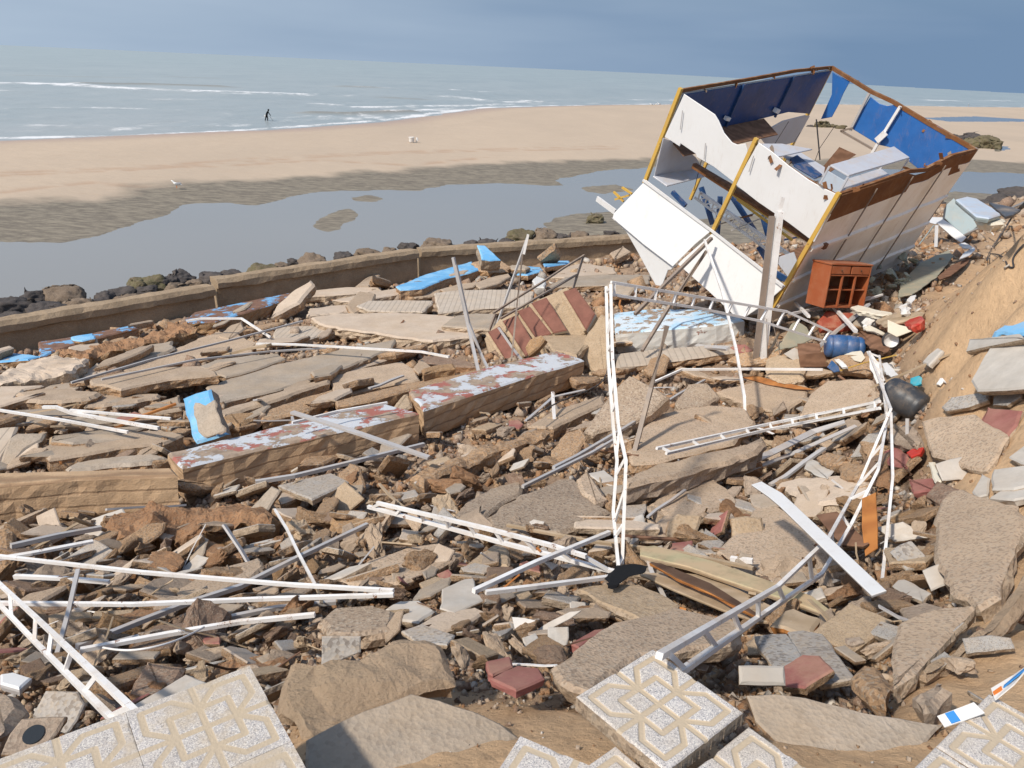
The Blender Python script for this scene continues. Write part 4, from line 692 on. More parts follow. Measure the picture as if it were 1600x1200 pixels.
S(6,'broken ridge of tile bedding beside the crossing rails','tile bedding ridge',[(580,400),(640,350),(730,295),(770,300),(800,350),(780,380),(700,372),(600,402)],'tan_block','edge',.14,rough=1.4)
S(6,'pale square of split paving near the crossing rails','split square paving',[(500,560),(510,480),(600,440),(640,435),(660,500),(700,520),(560,580)],'white_tile','edge_pale',.06,lift=.3,name='paving_piece',cat='paving')
S(6,'round-cornered bleached stone left of the rail joint','bleached stone',[(270,565),(330,530),(420,525),(475,570),(410,620),(330,612)],'white_tile','edge_pale',.1,rough=1,name='concrete_shard')
S(6,'tapered bleached slab right of the rail joint','tapered bleached slab',[(412,628),(500,575),(650,555),(690,575),(600,630),(500,660),(430,655)],'concrete_pale','edge_pale',.1,name='concrete_shard')
S(6,'grey relief tile half buried left of the white sheet','buried relief tile',[(335,655),(425,625),(555,672),(530,712),(400,700)],'grey_tile','edge_pale',.05,lift=.2,name='paving_piece',cat='paving')
S(5,'grey flower tile standing upright in the rubble','upright flower tile',[(1340,678),(1420,677),(1502,680),(1502,745),(1420,780),(1338,798)],'grey_tile','edge_pale',.05,n=(0,-.9,.45),lift=.3,name='paving_piece',cat='paving',rough=.2)
S(5,'square pinkish tile with carved pattern above the rail ends','pinkish carved tile',[(1158,48),(1270,20),(1382,-5),(1452,32),(1380,70),(1300,108)],'grey_tile','edge_pale',.1,lift=.3,name='paving_piece',cat='paving',rough=.3)
lumpy(S(5,'knobbly long ochre boulder below the bare beam','knobbly ochre boulder',[(430,200),(470,165),(560,140),(740,125),(950,112),(1100,112),(1150,150),(1130,185),(1000,195),(900,200),(700,215),(520,235)],'rust_earth','ochre',.42,rough=2.2,name='rubble_block',cat='rubble block'),0.12)
S(5,'ochre log-shaped chunk in the left rubble','ochre log chunk',[(778,282),(850,270),(1012,308),(1005,338),(900,338),(800,318)],'rust_earth','ochre',.2,rough=1.4,name='rubble_block',cat='rubble block')
S(5,'flat reddish stone behind the long left rails','flat reddish stone',[(218,345),(330,330),(480,345),(592,372),(560,395),(420,398),(250,380)],'brown_stone','rust_earth',.15,rough=1.2,name='rubble_block',cat='rubble block')
S(5,'pebbly tan slab under the diagonal rail','slab under diagonal rail',[(728,482),(860,410),(1080,348),(1102,382),(1040,430),(960,470),(850,520),(750,515)],'aggregate','edge',.16,rough=1)
S(5,'brown stone between the long rails and the diagonal one','stone between rails',[(355,628),(480,570),(600,555),(695,560),(640,600),(520,645),(400,660)],'rust_earth','ochre',.18,rough=1.5,name='rubble_block',cat='rubble block')
S(5,'flat brown shield-shaped stone above the promenade corner','brown shield stone',[(540,905),(580,830),(610,780),(700,790),(785,800),(745,870),(690,945),(620,935)],'brown_stone','rust_earth',.14,rough=.9,lift=.2,name='rubble_block',cat='rubble block')
lumpy(S(5,'long ochre stone just above the promenade corner','long ochre stone',[(860,815),(900,780),(1040,745),(1180,725),(1195,765),(1080,812),(960,835)],'rust_earth','ochre',.16,rough=1.6,name='rubble_block',cat='rubble block'),0.07)
S(5,'bluish grey tile above the tile with a hole','bluish grey tile',[(132,1010),(190,905),(322,908),(352,960),(320,1030),(280,1085),(200,1060)],'grey_tile','edge_pale',.05,n=(0,-.4,.9),lift=.25,name='paving_piece',cat='paving',rough=.4)
S(5,'dark rock at the left border above the tile with a hole','dark border rock',[(-60,900),(0,885),(80,925),(130,960),(90,1010),(40,1060),(-60,1110)],'brown_grey','brown_grey',.3,rough=1.6,name='rubble_block',cat='rubble block')
o=S(5,'brown square tile with a round hole at the lower left','tile with a hole',[(5,1165),(45,1080),(90,1020),(180,1012),(275,1010),(240,1075),(190,1145),(90,1165)],'brown_grey','edge',.07,n=(0,-.3,.95),lift=.3,name='holed_tile',cat='tile',rough=.4)
hc,hn=plane_of([vp(5,q) for q in [(5,1165),(275,1010),(190,1145),(90,1020)]],.3,(0,-.3,.95),1,0); hp=ray(*vp(5,(140,1087))); tt=((hc[0]-EYE)@hn)/(hp@hn); hp=EYE+hp*tt+hn*.003
hr=[hp+np.array([math.cos(a),math.sin(a)*.95,math.sin(a)*.3])*.045*1.0 for a in np.linspace(0,2*math.pi,24,endpoint=False)]
c_,V_,F2,mi_=slabmesh(hr,hn,.006,0.,.01,1); meshobj('hole',[v+c_-np.array(o.location) for v in V_],F2,'hole_shade',o)  # flat dark disc: shade inside the hole given as colour
S(5,'squarish ochre block right of the thin bent tube','ochre block at tube',[(1372,195),(1400,150),(1530,150),(1560,200),(1500,225),(1400,235)],'ochre','ochre',.24,rough=1,name='rubble_block',cat='rubble block')
S(5,'big speckled brown slab below the crossing of the rails','slab below rail crossing',[(1320,610),(1400,560),(1560,545),(1640,570),(1620,640),(1500,665),(1360,670)],'aggregate_dark','aggregate',.2,rough=1.1)
S(5,'rubble block at the left border beneath the bare beam','left border block',[(-40,240),(20,225),(44,240),(48,330),(40,420),(-40,440)],'edge','edge',.3,n=(.1,-.6,.7),lift=.2,name='rubble_block',cat='rubble block')
S(0,'angular tan stone at the foot of the white column','stone at column foot',[(1198,560),(1215,552),(1255,560),(1258,590),(1225,598),(1195,585)],'tan_block','edge_pale',.3,lift=.4,rough=1.2,name='rubble_block',cat='rubble block')
for i,(lab,lm,pts,mt,ms,t) in enumerate([
 ('brown log-like stone below the black barrel','stone below barrel',[(1105,545),(1130,505),(1200,510),(1232,560),(1210,590),(1140,580)],'brown_grey','brown_grey',.2),
 ('reddish stone with sand on it right of the big girder','reddish girder stone',[(1095,605),(1140,590),(1190,620),(1180,665),(1110,650)],'red_tile','brown_stone',.14),
 ('round brown stone left of the big girder bend','round brown stone',[(935,660),(980,640),(1035,650),(1040,680),(990,700),(940,690)],'edge','edge',.16),
 ('pale tile leaning above the slab behind the panel','pale leaning tile',[(812,665),(835,628),(922,668),(900,705),(860,690)],'white_tile','edge_pale',.06),
 ('flat brown stone in front of the metal strips','stone before strips',[(860,625),(900,605),(985,625),(970,645),(900,655)],'edge','edge',.14),
 ('brown tilted brick near the right sand bank','tilted bank brick',[(1250,760),(1290,710),(1368,735),(1340,770),(1300,790)],'brown_stone','brown_stone',.12),
 ('dark red tile piece in the gap right of the girder','dark red gap piece',[(1185,705),(1280,700),(1282,745),(1200,755)],'red_tile','red_tile',.1),
 ('grey flat offcut under the top of the fallen panel','grey panel offcut',[(620,760),(700,752),(745,790),(660,812),(632,800)],'concrete_grey','brown_grey',.08),
 ('pale slab corner left of the left girder','left girder slab',[(40,685),(100,672),(138,700),(130,728),(80,712)],'white_tile','edge_pale',.06),
 ('whitish tile lying right of the left girder foot','whitish foot tile',[(150,800),(250,793),(240,850),(135,850)],'grey_tile','edge_pale',.05),
 ('knobby stone left of the left girder','knobby girder stone',[(0,700),(40,675),(80,720),(115,770),(70,785),(20,750)],'aggregate','edge_pale',.2),
 ('grey relief tile half under the tan block','half-hidden relief tile',[(418,960),(462,880),(532,930),(500,972)],'grey_tile','edge_pale',.05),
 ('orange stone lying across the gap left of the tan slab','orange gap stone',[(145,760),(200,748),(275,765),(250,785),(160,790)],'edge','edge',.07),
 ('white wedge of tile below the right big slab','white tile wedge',[(1130,1085),(1160,1055),(1270,1110),(1240,1145),(1180,1120)],'white_tile','edge_pale',.06),
 ('long grey stone on the lower right of the gap','long grey gap stone',[(1150,1165),(1250,1140),(1320,1160),(1290,1195),(1180,1210)],'brown_grey','brown_grey',.12)]):
    S(4,lab,lm,pts,mt,ms,t,name='concrete_shard' if 'stone' not in lab else 'rubble_block',cat='slab fragment' if 'stone' not in lab else 'stone',rough=.9,lift=t+.12)
S(7,'big shaded brick block at the bottom of the dark gap','gap brick block',[(880,805),(920,765),(1000,775),(1050,850),(1020,900),(950,880)],'edge','edge',.2,lift=.3,rough=1,name='rubble_block',cat='rubble block')
S(7,'brown slab slice leaning into the gap','leaning gap slice',[(770,600),(830,580),(925,640),(930,665),(880,680),(800,640)],'brown_grey','brown_grey',.12,lift=.25,rough=.8)

# ---------------------------------------------------------------- red staircase thrown on its side
st=empty('staircase',P(*vp(2,(1130,520)),.1)); tag(st,'broken flight of red tiled steps tilted up between the tubes','staircase',None,'red staircase')
def quadbox(name,top,t,mat,parent,nrm,mats=None):
    c,V,F_,mi=slabmesh(top,np.array(nrm,float)/np.linalg.norm(nrm),t,.12,None,3); return meshobj(name,[v+c-np.array(parent.location) for v in V],F_,mats or [mat,mat],parent,(0,0,0),mi)
SD=hd(P(*vp(2,(1130,520)),.25))
def sp(x,y,dd=0): return atD(*vp(2,(x,y)),SD+dd)
STN=np.array((-.42,-.62,.66))
def onp(x,y,off=0,n=STN):
    n=n/np.linalg.norm(n); c=sp(1130,450)+n*off; d=ray(*vp(2,(x,y))); return EYE+d*(((c-EYE)@n)/(d@n))
quadbox('stair_body',[onp(*q,-.16) for q in [(878,500),(960,395),(1150,310),(1260,262),(1395,390),(1350,470),(1290,520),(1120,590),(960,620),(905,590)]],.35,'tan_block',st,STN)
for k,(a,b,c_,d_) in enumerate([((895,470),(948,440),(1045,600),(985,612)),((962,418),(1028,388),(1118,540),(1070,582)),((1030,372),(1088,350),(1190,478),(1118,500)),((1095,335),(1165,308),(1262,462),(1198,475)),((1242,282),(1300,262),(1392,385),(1350,462))]):
    quadbox('tread',[onp(*q,.13) for q in (a,b,c_,d_)],.17,'step_red',st,STN,['step_red','white_tile'])
    e=[(a[0]-13,a[1]+9),a,d_,(d_[0]-13,d_[1]+5)]; quadbox('riser',[onp(*q,.03) for q in e],.05,'tan_block',st,STN,['tan_block','tan_block'])
def cl(v,label,lm,specs,w,mat,name='metal_pole',cat='pole',**k): return pole(v,label,lm,specs,w,mat,name,cat,**k)
rl=empty('stair_railing',sp(905,460)); tag(rl,'rusty two-bar stair railing standing behind the leaning tubes','railing',None,'stair railing')
for a,b,da,db in [((920,383),(1342,115),0,2.5),((955,408),(1306,205),0,2.3)]: beam('rail',[sp(*a,da),sp(*b,db)],.045,'pole_brown',rl)
for a,b,da,db in [((932,385),(903,460),0,-.1),((1338,118),(1290,268),2.5,2.2)]: beam('post',[sp(*a,da),sp(*b,db)],.05,'pole_brown',rl)
o=S(2,'perforated clay block standing at the foot of the stairs','perforated block',[(1068,540),(1090,505),(1140,482),(1162,505),(1130,545),(1085,578)],'ochre','ochre',.25,n=(-.3,-.7,.5),lift=.7,name='clay_brick',cat='brick',rough=.5)

# ---------------------------------------------------------------- tubes, posts and rails
f=lambda x,y,dd=0: ('f',x,y,dd)
pole(2,'front tube of the leaning aluminium pair, tops apart','front leaning tube',[(735,125,f(855,655,.3)),(790,380,f(855,655,.15)),(852,655,.45)],.075,'alu')
pole(2,'bent rear tube of the leaning aluminium pair','rear leaning tube',[(748,160,f(925,708,.5)),(808,430,f(925,708,.3)),(862,570,f(925,708,.1)),(928,708,.4)],.06,'alu')
pole(2,'tall tube leaning right whose foot stands behind the stairs','right-leaning tube',[(935,445,f(1000,590,1.5)),(1020,200,f(1000,590,1.7)),(1082,25,f(1000,590,1.9))],.06,'alu')
pole(2,'slim upright tube beside the right-leaning one','slim upright tube',[(1005,600,.5),(1030,350,f(1005,600,.2)),(1056,110,f(1005,600,.3))],.045,'pole_brown')
pole(2,'white bent strip hanging from the top of the tall tubes','hanging white strip',[(1082,18,f(1000,590,1.85)),(1062,110,f(1000,590,1.8))],.06,'white_steel',name='metal_strip',cat='strip')
pole(2,'flat aluminium strip lying over the stairs onto the peeling beam','strip over stairs',[(945,450,f(1095,655,.9)),(1010,545,f(1095,655,.4)),(1095,655,.5)],.06,'alu',name='metal_strip',cat='strip',h=.02)
pole(4,'dark brown rusty post with a square foot plate','brown post',[(325,158,f(208,612,.25)),(268,380,f(208,612,.12)),(208,612,.15)],.075,'pole_brown')
o,q=pole(0,'wide white steel column standing in front of the kiosk','white column',[(1218,330,f(1188,575,.2)),(1205,440,f(1188,575,.1)),(1189,574,.05)],.24,'white_steel',name='steel_upright',cat='column',h=.14)
beam('flange',[q[0]+[-.14,-.02,-.1],q[1]+[-.14,-.02,0],q[2]+[-.14,-.02,0]],.05,'pole_brown',o,.12); beam('cap_post',[q[0],q[0]+[.02,0,.28]],.07,'white_steel',o)
pole(0,'left strut of the tripod leaning on the kiosk front','left tripod strut',[(1114,372,f(992,490,-1.2)),(992,490,.2)],.07,'alu',mat='alu') if False else None
KC_=EYE+(np.array([5.75288605,14.80751166,7.59162357])-EYE)*1.094; KTOP=KC_+np.array([[-0.63775163,0.74586793,-0.19223397],[0.65855445,0.65745889,0.36613364],[0.39947328,0.10690579,-0.91049012]])@np.array([2.155,-.45,2.4]); kd=lambda fx,fy: hd(KTOP)-hd(P(fx,fy))-.1
pole(0,'leftmost strut leaning on the kiosk front, down to the painted block','leftmost strut',[(1112,372,f(1003,548,kd(1003,548))),(1050,433,f(1003,548,kd(1003,548)-.9)),(992,491,f(1003,548,kd(1003,548)-1.8))],.085,'pole_brown')
pole(0,'long middle strut leaning on the kiosk front','middle strut',[(1104,392,f(1003,548,kd(1003,548)-.15)),(1050,472,f(1003,548,kd(1003,548)*.55)),(1003,548,.4)],.085,'pole_brown')
pole(0,'long white bent strut leaning on the kiosk, foot near the slab','white bent strut',[(1101,375,f(1165,660,kd(1165,660)-.1)),(1128,455,f(1165,660,kd(1165,660)*.62)),(1150,545,f(1165,660,kd(1165,660)*.3)),(1163,620,f(1165,660,.15)),(1164,660,.05)],.055,'white_steel')
pole(4,'loose white tube right of the white column','loose tube right of column',[(745,18+22,f(832,125,.8)),(832,125,.9)],.07,'white_steel')
pole(4,'white tube leaning before the orange cabinet','tube before cabinet',[(870,32,f(1000,178,1.6)),(1000,178,.5)],.08,'white_steel')
pole(3,'grey rail crossing in front of the orange cabinet','grey cabinet rail',[(760,985,f(900,1080,0)),(930,950,f(900,1080,.8)),(1050,925,f(900,1080,1.4))],.06,'alu')
pole(3,'white rail end continuing the grey cabinet rail','white rail end',[(1000,945,f(900,1080,1.2)),(1095,915,f(900,1080,1.8))],.05,'white_steel')
pole(4,'double white tube with a bent left end below the painted block','bent-end tube',[(280,358,.25),(378,314,.45),(620,312,.5),(882,314,.45)],.05,'white_steel')
pole(4,'rail running down left from the bent-end tube','down-left rail',[(460,352,.35),(375,398,.3),(165,528,.35),(0,625,.3),(-80,665,.3)],.05,'alu')
pole(6,'thin grey rail under the left girder reaching the rubble','thin grey girder rail',[(845,55,.25),(1130,-85,.3),(1240,-150,.35)],.045,'alu')
pole(1,'white tube with a kink near the sea wall','kinked white tube',[(863,420,.55),(930,408,.6),(1118,408,.6),(1252,495,.35)],.06,'white_steel')
pole(1,'longest grey rail across the left slabs, upper one','upper long grey rail',[(330,705,.35),(700,598,.45),(1080,505,.5),(1400,420,.4)],.05,'alu')
pole(1,'grey rail across the left slabs, lower one','lower long grey rail',[(470,690,.5),(900,600,.55),(1250,560,.45),(1510,545,.4)],.045,'alu')
pole(2,'white square tube with a bracket across the middle slabs','bracket tube',[(-175,525,.45),(0,528,.5),(300,545,.5),(590,562,.5),(716,586,.5)],.055,'white_steel')
pole(1,'longest thin white rail at the left edge','long left white rail',[(-30,828,.4),(300,880,.4),(592,934,.35)],.05,'white_steel')
pole(1,'middle white rail of three at the left, bent at one end','bent left white rail',[(200,818,.4),(260,818,.45),(330,845,.45),(735,916,.45)],.06,'white_steel')
pole(1,'shortest white rail of the three at the left','short left white rail',[(325,832,.5),(560,852,.5),(790,872,.5)],.045,'white_steel')
pole(2,'double pale rail lying across the middle peeling beam','double pale rail',[(-10,842,.95),(300,940,.75),(622,1052,.45)],.09,'alu',h=.04)
pole(2,'thin white rail along the top of the middle peeling beam','thin beam rail',[(-10,890,.75),(200,838,.75),(430,798,.75)],.04,'white_steel')
pole(1,'short white post on the middle peeling beam','short beam post',[(1352,865,f(1372,958,0)),(1374,960,.5)],.05,'alu')
pole(2,'grey strip lying at the foot of the middle beam','beam foot strip',[(-180,1165,.25),(0,1137,.25),(300,1065,.25),(600,990,.2)],.05,'alu',name='metal_strip',cat='strip')
pole(5,'upper long white rail across the lower left','upper long white rail',[(-60,338,.6),(0,345,.6),(600,412,.6),(1200,462,.5),(1640,488,.45)],.042,'white_steel')
pole(5,'lower long white rail across the lower left','lower long white rail',[(-60,538,.5),(0,540,.5),(550,545,.5),(1100,522,.45),(1640,505,.42)],.042,'white_steel')
pole(5,'diagonal pale rail passing under the two long white rails','diagonal pale rail',[(320,722,.3),(560,625,.35),(780,540,.35),(1000,470,.35),(1250,345,.4),(1530,212,.4)],.055,'alu')
pole(5,'pale rail with a notched end below the long white ones','notched rail',[(335,735,.32),(700,668,.36),(1000,618,.38),(1312,588,.4)],.045,'white_steel')
pole(5,'shaded grey rail alongside the notched one','shaded grey rail',[(330,745,.2),(700,650,.25),(1150,560,.25),(1400,535,.2)],.05,'alu')
pole(5,'flat grey bar leaning steeply at the lower left','steep flat bar',[(325,402,.7),(285,580,f(228,765,.25)),(235,765,.1)],.045,'alu')
pole(5,'thin bent white tube standing at the left centre','thin bent tube',[(1145,150,.45),(1195,230,.5),(1245,335,.45),(1312,462,.3)],.035,'white_steel')
pole(5,'dark grey channel under the bare beam','dark channel',[(45,302,.3),(240,258,.3),(420,226,.28)],.07,'alu',name='metal_channel',cat='channel')
pole(5,'white channel end at the left border','white channel end',[(-40,360,.35),(130,332,.38),(388,282,.4)],.07,'white_steel',name='metal_channel',cat='channel',h=.03)
pole(5,'white channel with bolt holes behind the steep flat bar','bolt-hole channel',[(60,428,.3),(250,436,.32),(455,452,.3)],.05,'white_steel',name='metal_channel',cat='channel')
S(5,'short white box section lying at the left border','white box section',[(0,835),(60,825),(132,848),(80,895),(0,872)],'white_sheet','alu',.08,lift=.3,rough=.05,name='metal_box_section',cat='box section')
pole(4,'thin double tube standing right of the big girder','thin double tube',[(1125,470,f(1092,1090,2.6)),(1131,700,f(1092,1090,1.4)),(1100,1000,f(1092,1090,.3)),(1085,1140,.0)],.035,'white_steel')
pole(6,'single white rail branching from the rail joint to the girder foot','joint rail',[(690,495,.5),(900,470,.5),(1215,430,.45)],.045,'white_steel')
pole(6,'white flat rail rising from the rail joint to the right','rising flat rail',[(640,490,.55),(900,370,.65),(1205,245,.6)],.05,'white_steel')
pole(4,'wide aluminium strip pair fanned out below the horizontal girder','fanned strips',[(498,700,.2),(700,610,.3),(850,535,.3),(960,500,.3)],.12,'alu',name='metal_strip',cat='strip',h=.02)
pole(4,'narrow strip beside the fanned strips','narrow fan strip',[(510,715,.12),(760,620,.2),(1000,515,.2)],.07,'alu',name='metal_strip',cat='strip',h=.02)
pole(2,'white wires and strip lying under the right peeling beam','strip under beam',[(1345,738,.3),(1200,770,.25),(1070,882,.15)],.05,'alu',name='metal_strip',cat='strip',h=.02)
pole(6,'weathered pale batten with a white end across the speckled sheet','pale batten',[(780,215,.3),(1130,282,.35),(1500,330,.35),(1805,395,.35)],.05,'wood_pale',name='wooden_batten',cat='batten',h=.03)
pole(7,'white painted end piece of the pale batten','batten end',[(378,328,.37),(470,338,.37)],.06,'white_steel',name='batten_cap',cat='batten end')
S(0,'fallen white sheet-metal strip bent near its top','fallen white panel',[(1174,757),(1190,752),(1222,770),(1385,922),(1362,930),(1218,790),(1200,775)],'white_sheet','alu',.03,lift=.45,rough=.03,name='sheet_metal',cat='panel',clear=.3)
truss(4,'ladder-like white girder lying level across the right rubble','level white girder',[(288,596,.5),(700,506,.6),(1085,428,.75)],[(322,614,.45),(700,525,.55),(1085,452,.7)],9,.045)
truss(0,'tall white girder standing on the left, kinked in the middle','standing left girder',[(954,445,f(968,885,1.6)),(957,560,f(968,885,1.1)),(966,665,f(968,885,.6)),(978,720,f(968,885,.3)),(972,882,.25)],[(947,448,f(968,885,1.7)),(950,560,f(968,885,1.2)),(958,665,f(968,885,.7)),(964,720,f(968,885,.4)),(958,800,f(968,885,.2)),(966,885,.3)],10,.04,zig=True)
truss(0,'white girder spanning from the left girder top to the barrels','upper white girder',[(955,441,f(968,885,1.6)),(1110,467,f(968,885,2.6)),(1230,487,f(968,885,3.5)),(1300,519,f(968,885,4.1))],[(955,460,f(968,885,1.6)),(1095,482,f(968,885,2.5)),(1190,502,f(968,885,3.2)),(1290,534,f(968,885,4.0))],13,.04)
truss(0,'long bent white girder with rust spots curving to the flower tile','long bent girder',[(1357,550,f(1390,640,1.3)),(1392,640,.75),(1345,750,f(1294,842,.8)),(1294,842,.7),(1215,917,.7),(1120,972,.85),(1030,1025,.85)],[(1374,556,f(1390,640,1.2)),(1386,655,.5),(1372,735,f(1310,862,.7)),(1330,820,.45),(1284,897,.35),(1195,958,.5),(1060,1052,.55)],19,.036)
truss(6,'white ladder girder sloping down from left to the black cloth','sloping ladder girder',[(238,122,.7),(700,230,.65),(960,298,.6),(1110,345,.6)],[(200,138,.65),(470,208,.55),(730,280,.5),(1225,408,.4)],9,.045)
truss(5,'rust-spotted white girder running into the promenade corner','lower left girder',[(-60,400,.8),(0,462,.8),(150,600,.8),(565,995,.8)],[(-60,480,.75),(0,548,.7),(150,705,.65),(475,1030,.65)],7,.036)
# ---------------------------------------------------------------- timber
S(7,'long greenish plank ending in splinters','greenish plank',[(0,278),(60,272),(300,335),(560,425),(720,482),(800,545),(760,552),(620,500),(400,430),(200,360),(0,312)],'wood_green','wood_pale',.06,lift=.45,rough=.15,name='plank',cat='plank')
S(7,'wide pale board under the greenish plank','wide pale board',[(0,392),(60,385),(230,440),(400,520),(530,590),(480,588),(330,535),(150,460)],'wood_pale','wood_pale',.03,lift=.3,rough=.15,name='plank',cat='plank')
S(7,'pale inner board between the two long planks','inner pale board',[(120,380),(260,395),(420,460),(560,530),(500,560),(380,500),(240,430)],'wood_pale','wood_pale',.03,lift=.34,rough=.15,name='plank',cat='plank')
S(7,'dark rotten plank with an orange edge','dark rotten plank',[(38,342),(90,345),(300,430),(500,560),(490,568),(300,470),(150,405)],'wood_dark','wood_orange',.05,lift=.45,rough=.3,name='plank',cat='plank')
S(7,'splintered butt end of timber by the girder','splintered timber end',[(550,600),(600,545),(640,535),(760,572),(720,632),(660,640),(600,610)],'wood_pale','wood_orange',.12,lift=.4,rough=1,name='timber_piece',cat='timber')
S(7,'orange board standing in the gap beside the girder','orange board',[(925,75),(985,50),(992,180),(992,285),(940,318),(925,200)],'wood_orange','wood_dark',.04,n=(-.1,-.7,.6),lift=.5,rough=.2,name='plank',cat='plank')
S(7,'three dark brown boards behind the orange one','dark brown boards',[(735,145),(820,130),(890,200),(955,262),(930,275),(840,268),(790,215)],'wood_brown','wood_dark',.04,lift=.35,rough=.3,name='plank',cat='plank')
S(4,'split brown board under the bent-end tube','split brown board',[(590,340),(640,335),(800,372),(850,385),(780,382),(680,365)],'wood_orange','wood_brown',.03,lift=.3,rough=.3,name='plank',cat='plank')
# ---------------------------------------------------------------- the tilted kiosk
KR=np.array([[-0.63775163,0.74586793,-0.19223397],[0.65855445,0.65745889,0.36613364],[0.39947328,0.10690579,-0.91049012]])
KS=1.094; KC=EYE+(np.array([5.75288605,14.80751166,7.59162357])-EYE)*KS
KL,KW,KH,KB=4.019*KS,5.777*KS,2.067*KS,3.3
KM=1.97*KS
def kp(a,b,c): return KC+KR@np.array([a,b,c],float)
def kray(v,p,ax,val):   # photo point -> kiosk coordinates on the plane coordinate[ax]=val
    d=KR.T@ray(*vp(v,p)); o=KR.T@(EYE-KC); t=(val-o[ax])/d[ax]; return o+d*t
KO=kp(KL/2,KW/2,KB+.3); kiosk=empty('kiosk',KO); tag(kiosk,'wrecked white and blue beach kiosk tipped on its corner, roof gone','kiosk',None,'tipped kiosk',kp(KL/2,KW/2,KB*.5))
def kbeam(name,pts,w,mat,h=None,parent=None): return beam(name,[kp(*p) for p in pts],w,mat,parent or kiosk,h,tuple(KR[:,1]))
def kpanel(name,v,pts,ax,val,th,mat,mat2=None,tilt=None,rough=.02):
    W3=[kp(*kray(v,p,ax,val)) for p in pts]; n=KR[:,ax]*(-1 if ax!=2 else -1)
    c,V,F_,mi=slabmesh(W3,n,th,rough,.2,5); return meshobj(name,[x+c-KO for x in V],F_,[mat,mat2 or mat],kiosk,(0,0,0),mi)
def kquad(name,pts,th,mat,mat2=None):
    W3=[kp(*p) for p in pts]; n=np.cross(W3[1]-W3[0],W3[2]-W3[0]); n/=np.linalg.norm(n)
    c,V,F_,mi=slabmesh(W3,n,th,.02,.25,6); return meshobj(name,[x+c-KO for x in V],F_,[mat,mat2 or mat],kiosk,(0,0,0),mi)
g=.04
# yellow posts
for a,b in ((0,0),(KM,0),(KL,0)):
    kbeam('corner_post' if a!=KM else 'middle_post',[(a,b-g,-.06),(a,b-g,KH*.55),(a,b-g,KB if a==0 else KH+.1)],.085,'yellow_steel')
kbeam('corner_post',[(0,KW,-.05),(0,KW,KB)],.08,'pole_brown'); kbeam('corner_post',[(KL,KW,-.02),(KL,KW,1.2),(KL,KW-.0,KB)],.08,'yellow_steel')
kbeam('middle_post',[(KL,KW*.36,1.1),(KL,KW*.36,KB)],.07,'yellow_steel')
# rusty rim
kbeam('rim',[(KL,0,0),(KL,KW*.4,-.02),(KL,KW*.72,-.06),(KL,KW,0)],.075,'rust_plate')
kbeam('rim',[(KL,KW,0),(KL*.7,KW,.03),(KL*.55,KW,-.02),(KL*.3,KW,0),(0,KW,0)],.09,'rust_plate')
kbeam('rim',[(0,0,0),(0,KW*.2,.0),(0,KW*.45,-.03),(0,KW*.6,.1),(0,KW*.78,-.06),(0,KW,0)],.08,'rust_plate')
kbeam('rim',[(KM,.02,.06),(KM*.75,.03,.08),(KM*.4,.02,.1),(0,0,.02)],.05,'rust_plate')
# front fascia panels
kpanel('front_panel',13,[(572,208),(785,350),(812,395),(850,480),(905,545),(945,562),(998,552),(1013,600),(1008,640),(922,825),(780,715),(658,645),(655,625),(548,552),(540,572),(437,505)],1,-.07,.03,'white_sheet')
kpanel('front_panel',3,[(652,372),(700,405),(760,455),(830,505),(870,528),(938,560),(850,728),(760,660),(650,585),(567,520)],1,-.07,.03,'white_sheet')
# lower front panels, hinged out
def flare(a0,a1,c0,c1,o): return [(a1,-.10,c0),(a0,-.10,c0),(a0,-.10-o,c1),(a1,-.10-o,c1)]
def flpanel(nm,v,pts,c0=KH,off=-.10,slope=.42):   # photo outline laid on the plane that hinges outwards below the counter
    out=[]
    for p in pts:
        d=KR.T@ray(*vp(v,p)); o=KR.T@(EYE-KC); n=np.array([0,1,slope]); k=off+slope*c0; t=(k-o@n)/(d@n); out.append(kp(*(o+d*t)))
    n=KR@np.array([0,-1,-slope]); n/=np.linalg.norm(n); c,V,F_,mi=slabmesh(out,n,.035,.02,.2,7); return meshobj(nm,[x+c-KO for x in V],F_,['white_sheet','alu'],kiosk,(0,0,0),mi)
flpanel('lower_panel',3,[(250,505),(488,683),(425,735),(362,798),(345,815),(240,735),(130,642),(135,625)])
flpanel('lower_panel',3,[(494,690),(620,785),(748,884),(672,950),(600,998),(560,985),(470,900),(362,805)],slope=.35)
fp=flpanel('torn_flap',15,[(80,215),(330,380),(590,600),(620,612),(575,648),(552,650),(500,785),(450,775),(380,650),(300,500),(200,325)],slope=.05,off=-.42); fp.data.materials[0]=MT['white_sheet']
kbeam('ledge',[(0,-.14,KH),(KM,-.12,KH-.02),(KL,-.14,KH)],.05,'white_sheet')
# side wall, standing seam cladding
wn_=24
def sidewall():
    b=np.linspace(0,KW,25); cs=[.42,.44,.9,1.22,1.25,1.31,1.34,1.7,2.02,2.05,2.11,2.14,2.5,2.74,2.77,2.83,2.86,3.1,KB+.05]; ridge={1.25:.05,1.31:.05,2.05:.05,2.11:.05,2.77:.05,2.83:.05}
    V=[];F_=[]
    for i,bb in enumerate(b):
        for j,cc in enumerate(cs):
            c2=cc+(mn.noise(Vector((bb*1.3,0,3)))*.10+.05*math.sin(bb*2.2) if j<2 else 0)-(0.18*(bb/KW)**2 if j<2 else 0)
            V.append(kp(-.055-ridge.get(cc,0)-mn.noise(Vector((bb*.9,cc*1.1,1)))*.035,bb,c2)-KO)
    n=len(cs)
    for i in range(24):
        for j in range(n-1): F_.append((i*n+j,i*n+j+1,(i+1)*n+j+1,(i+1)*n+j))
    o=meshobj('side_cladding',V,F_,'side_sheet',kiosk,(0,0,0)); m=o.modifiers.new('s','SOLIDIFY'); m.thickness=.015; return o
sidewall()
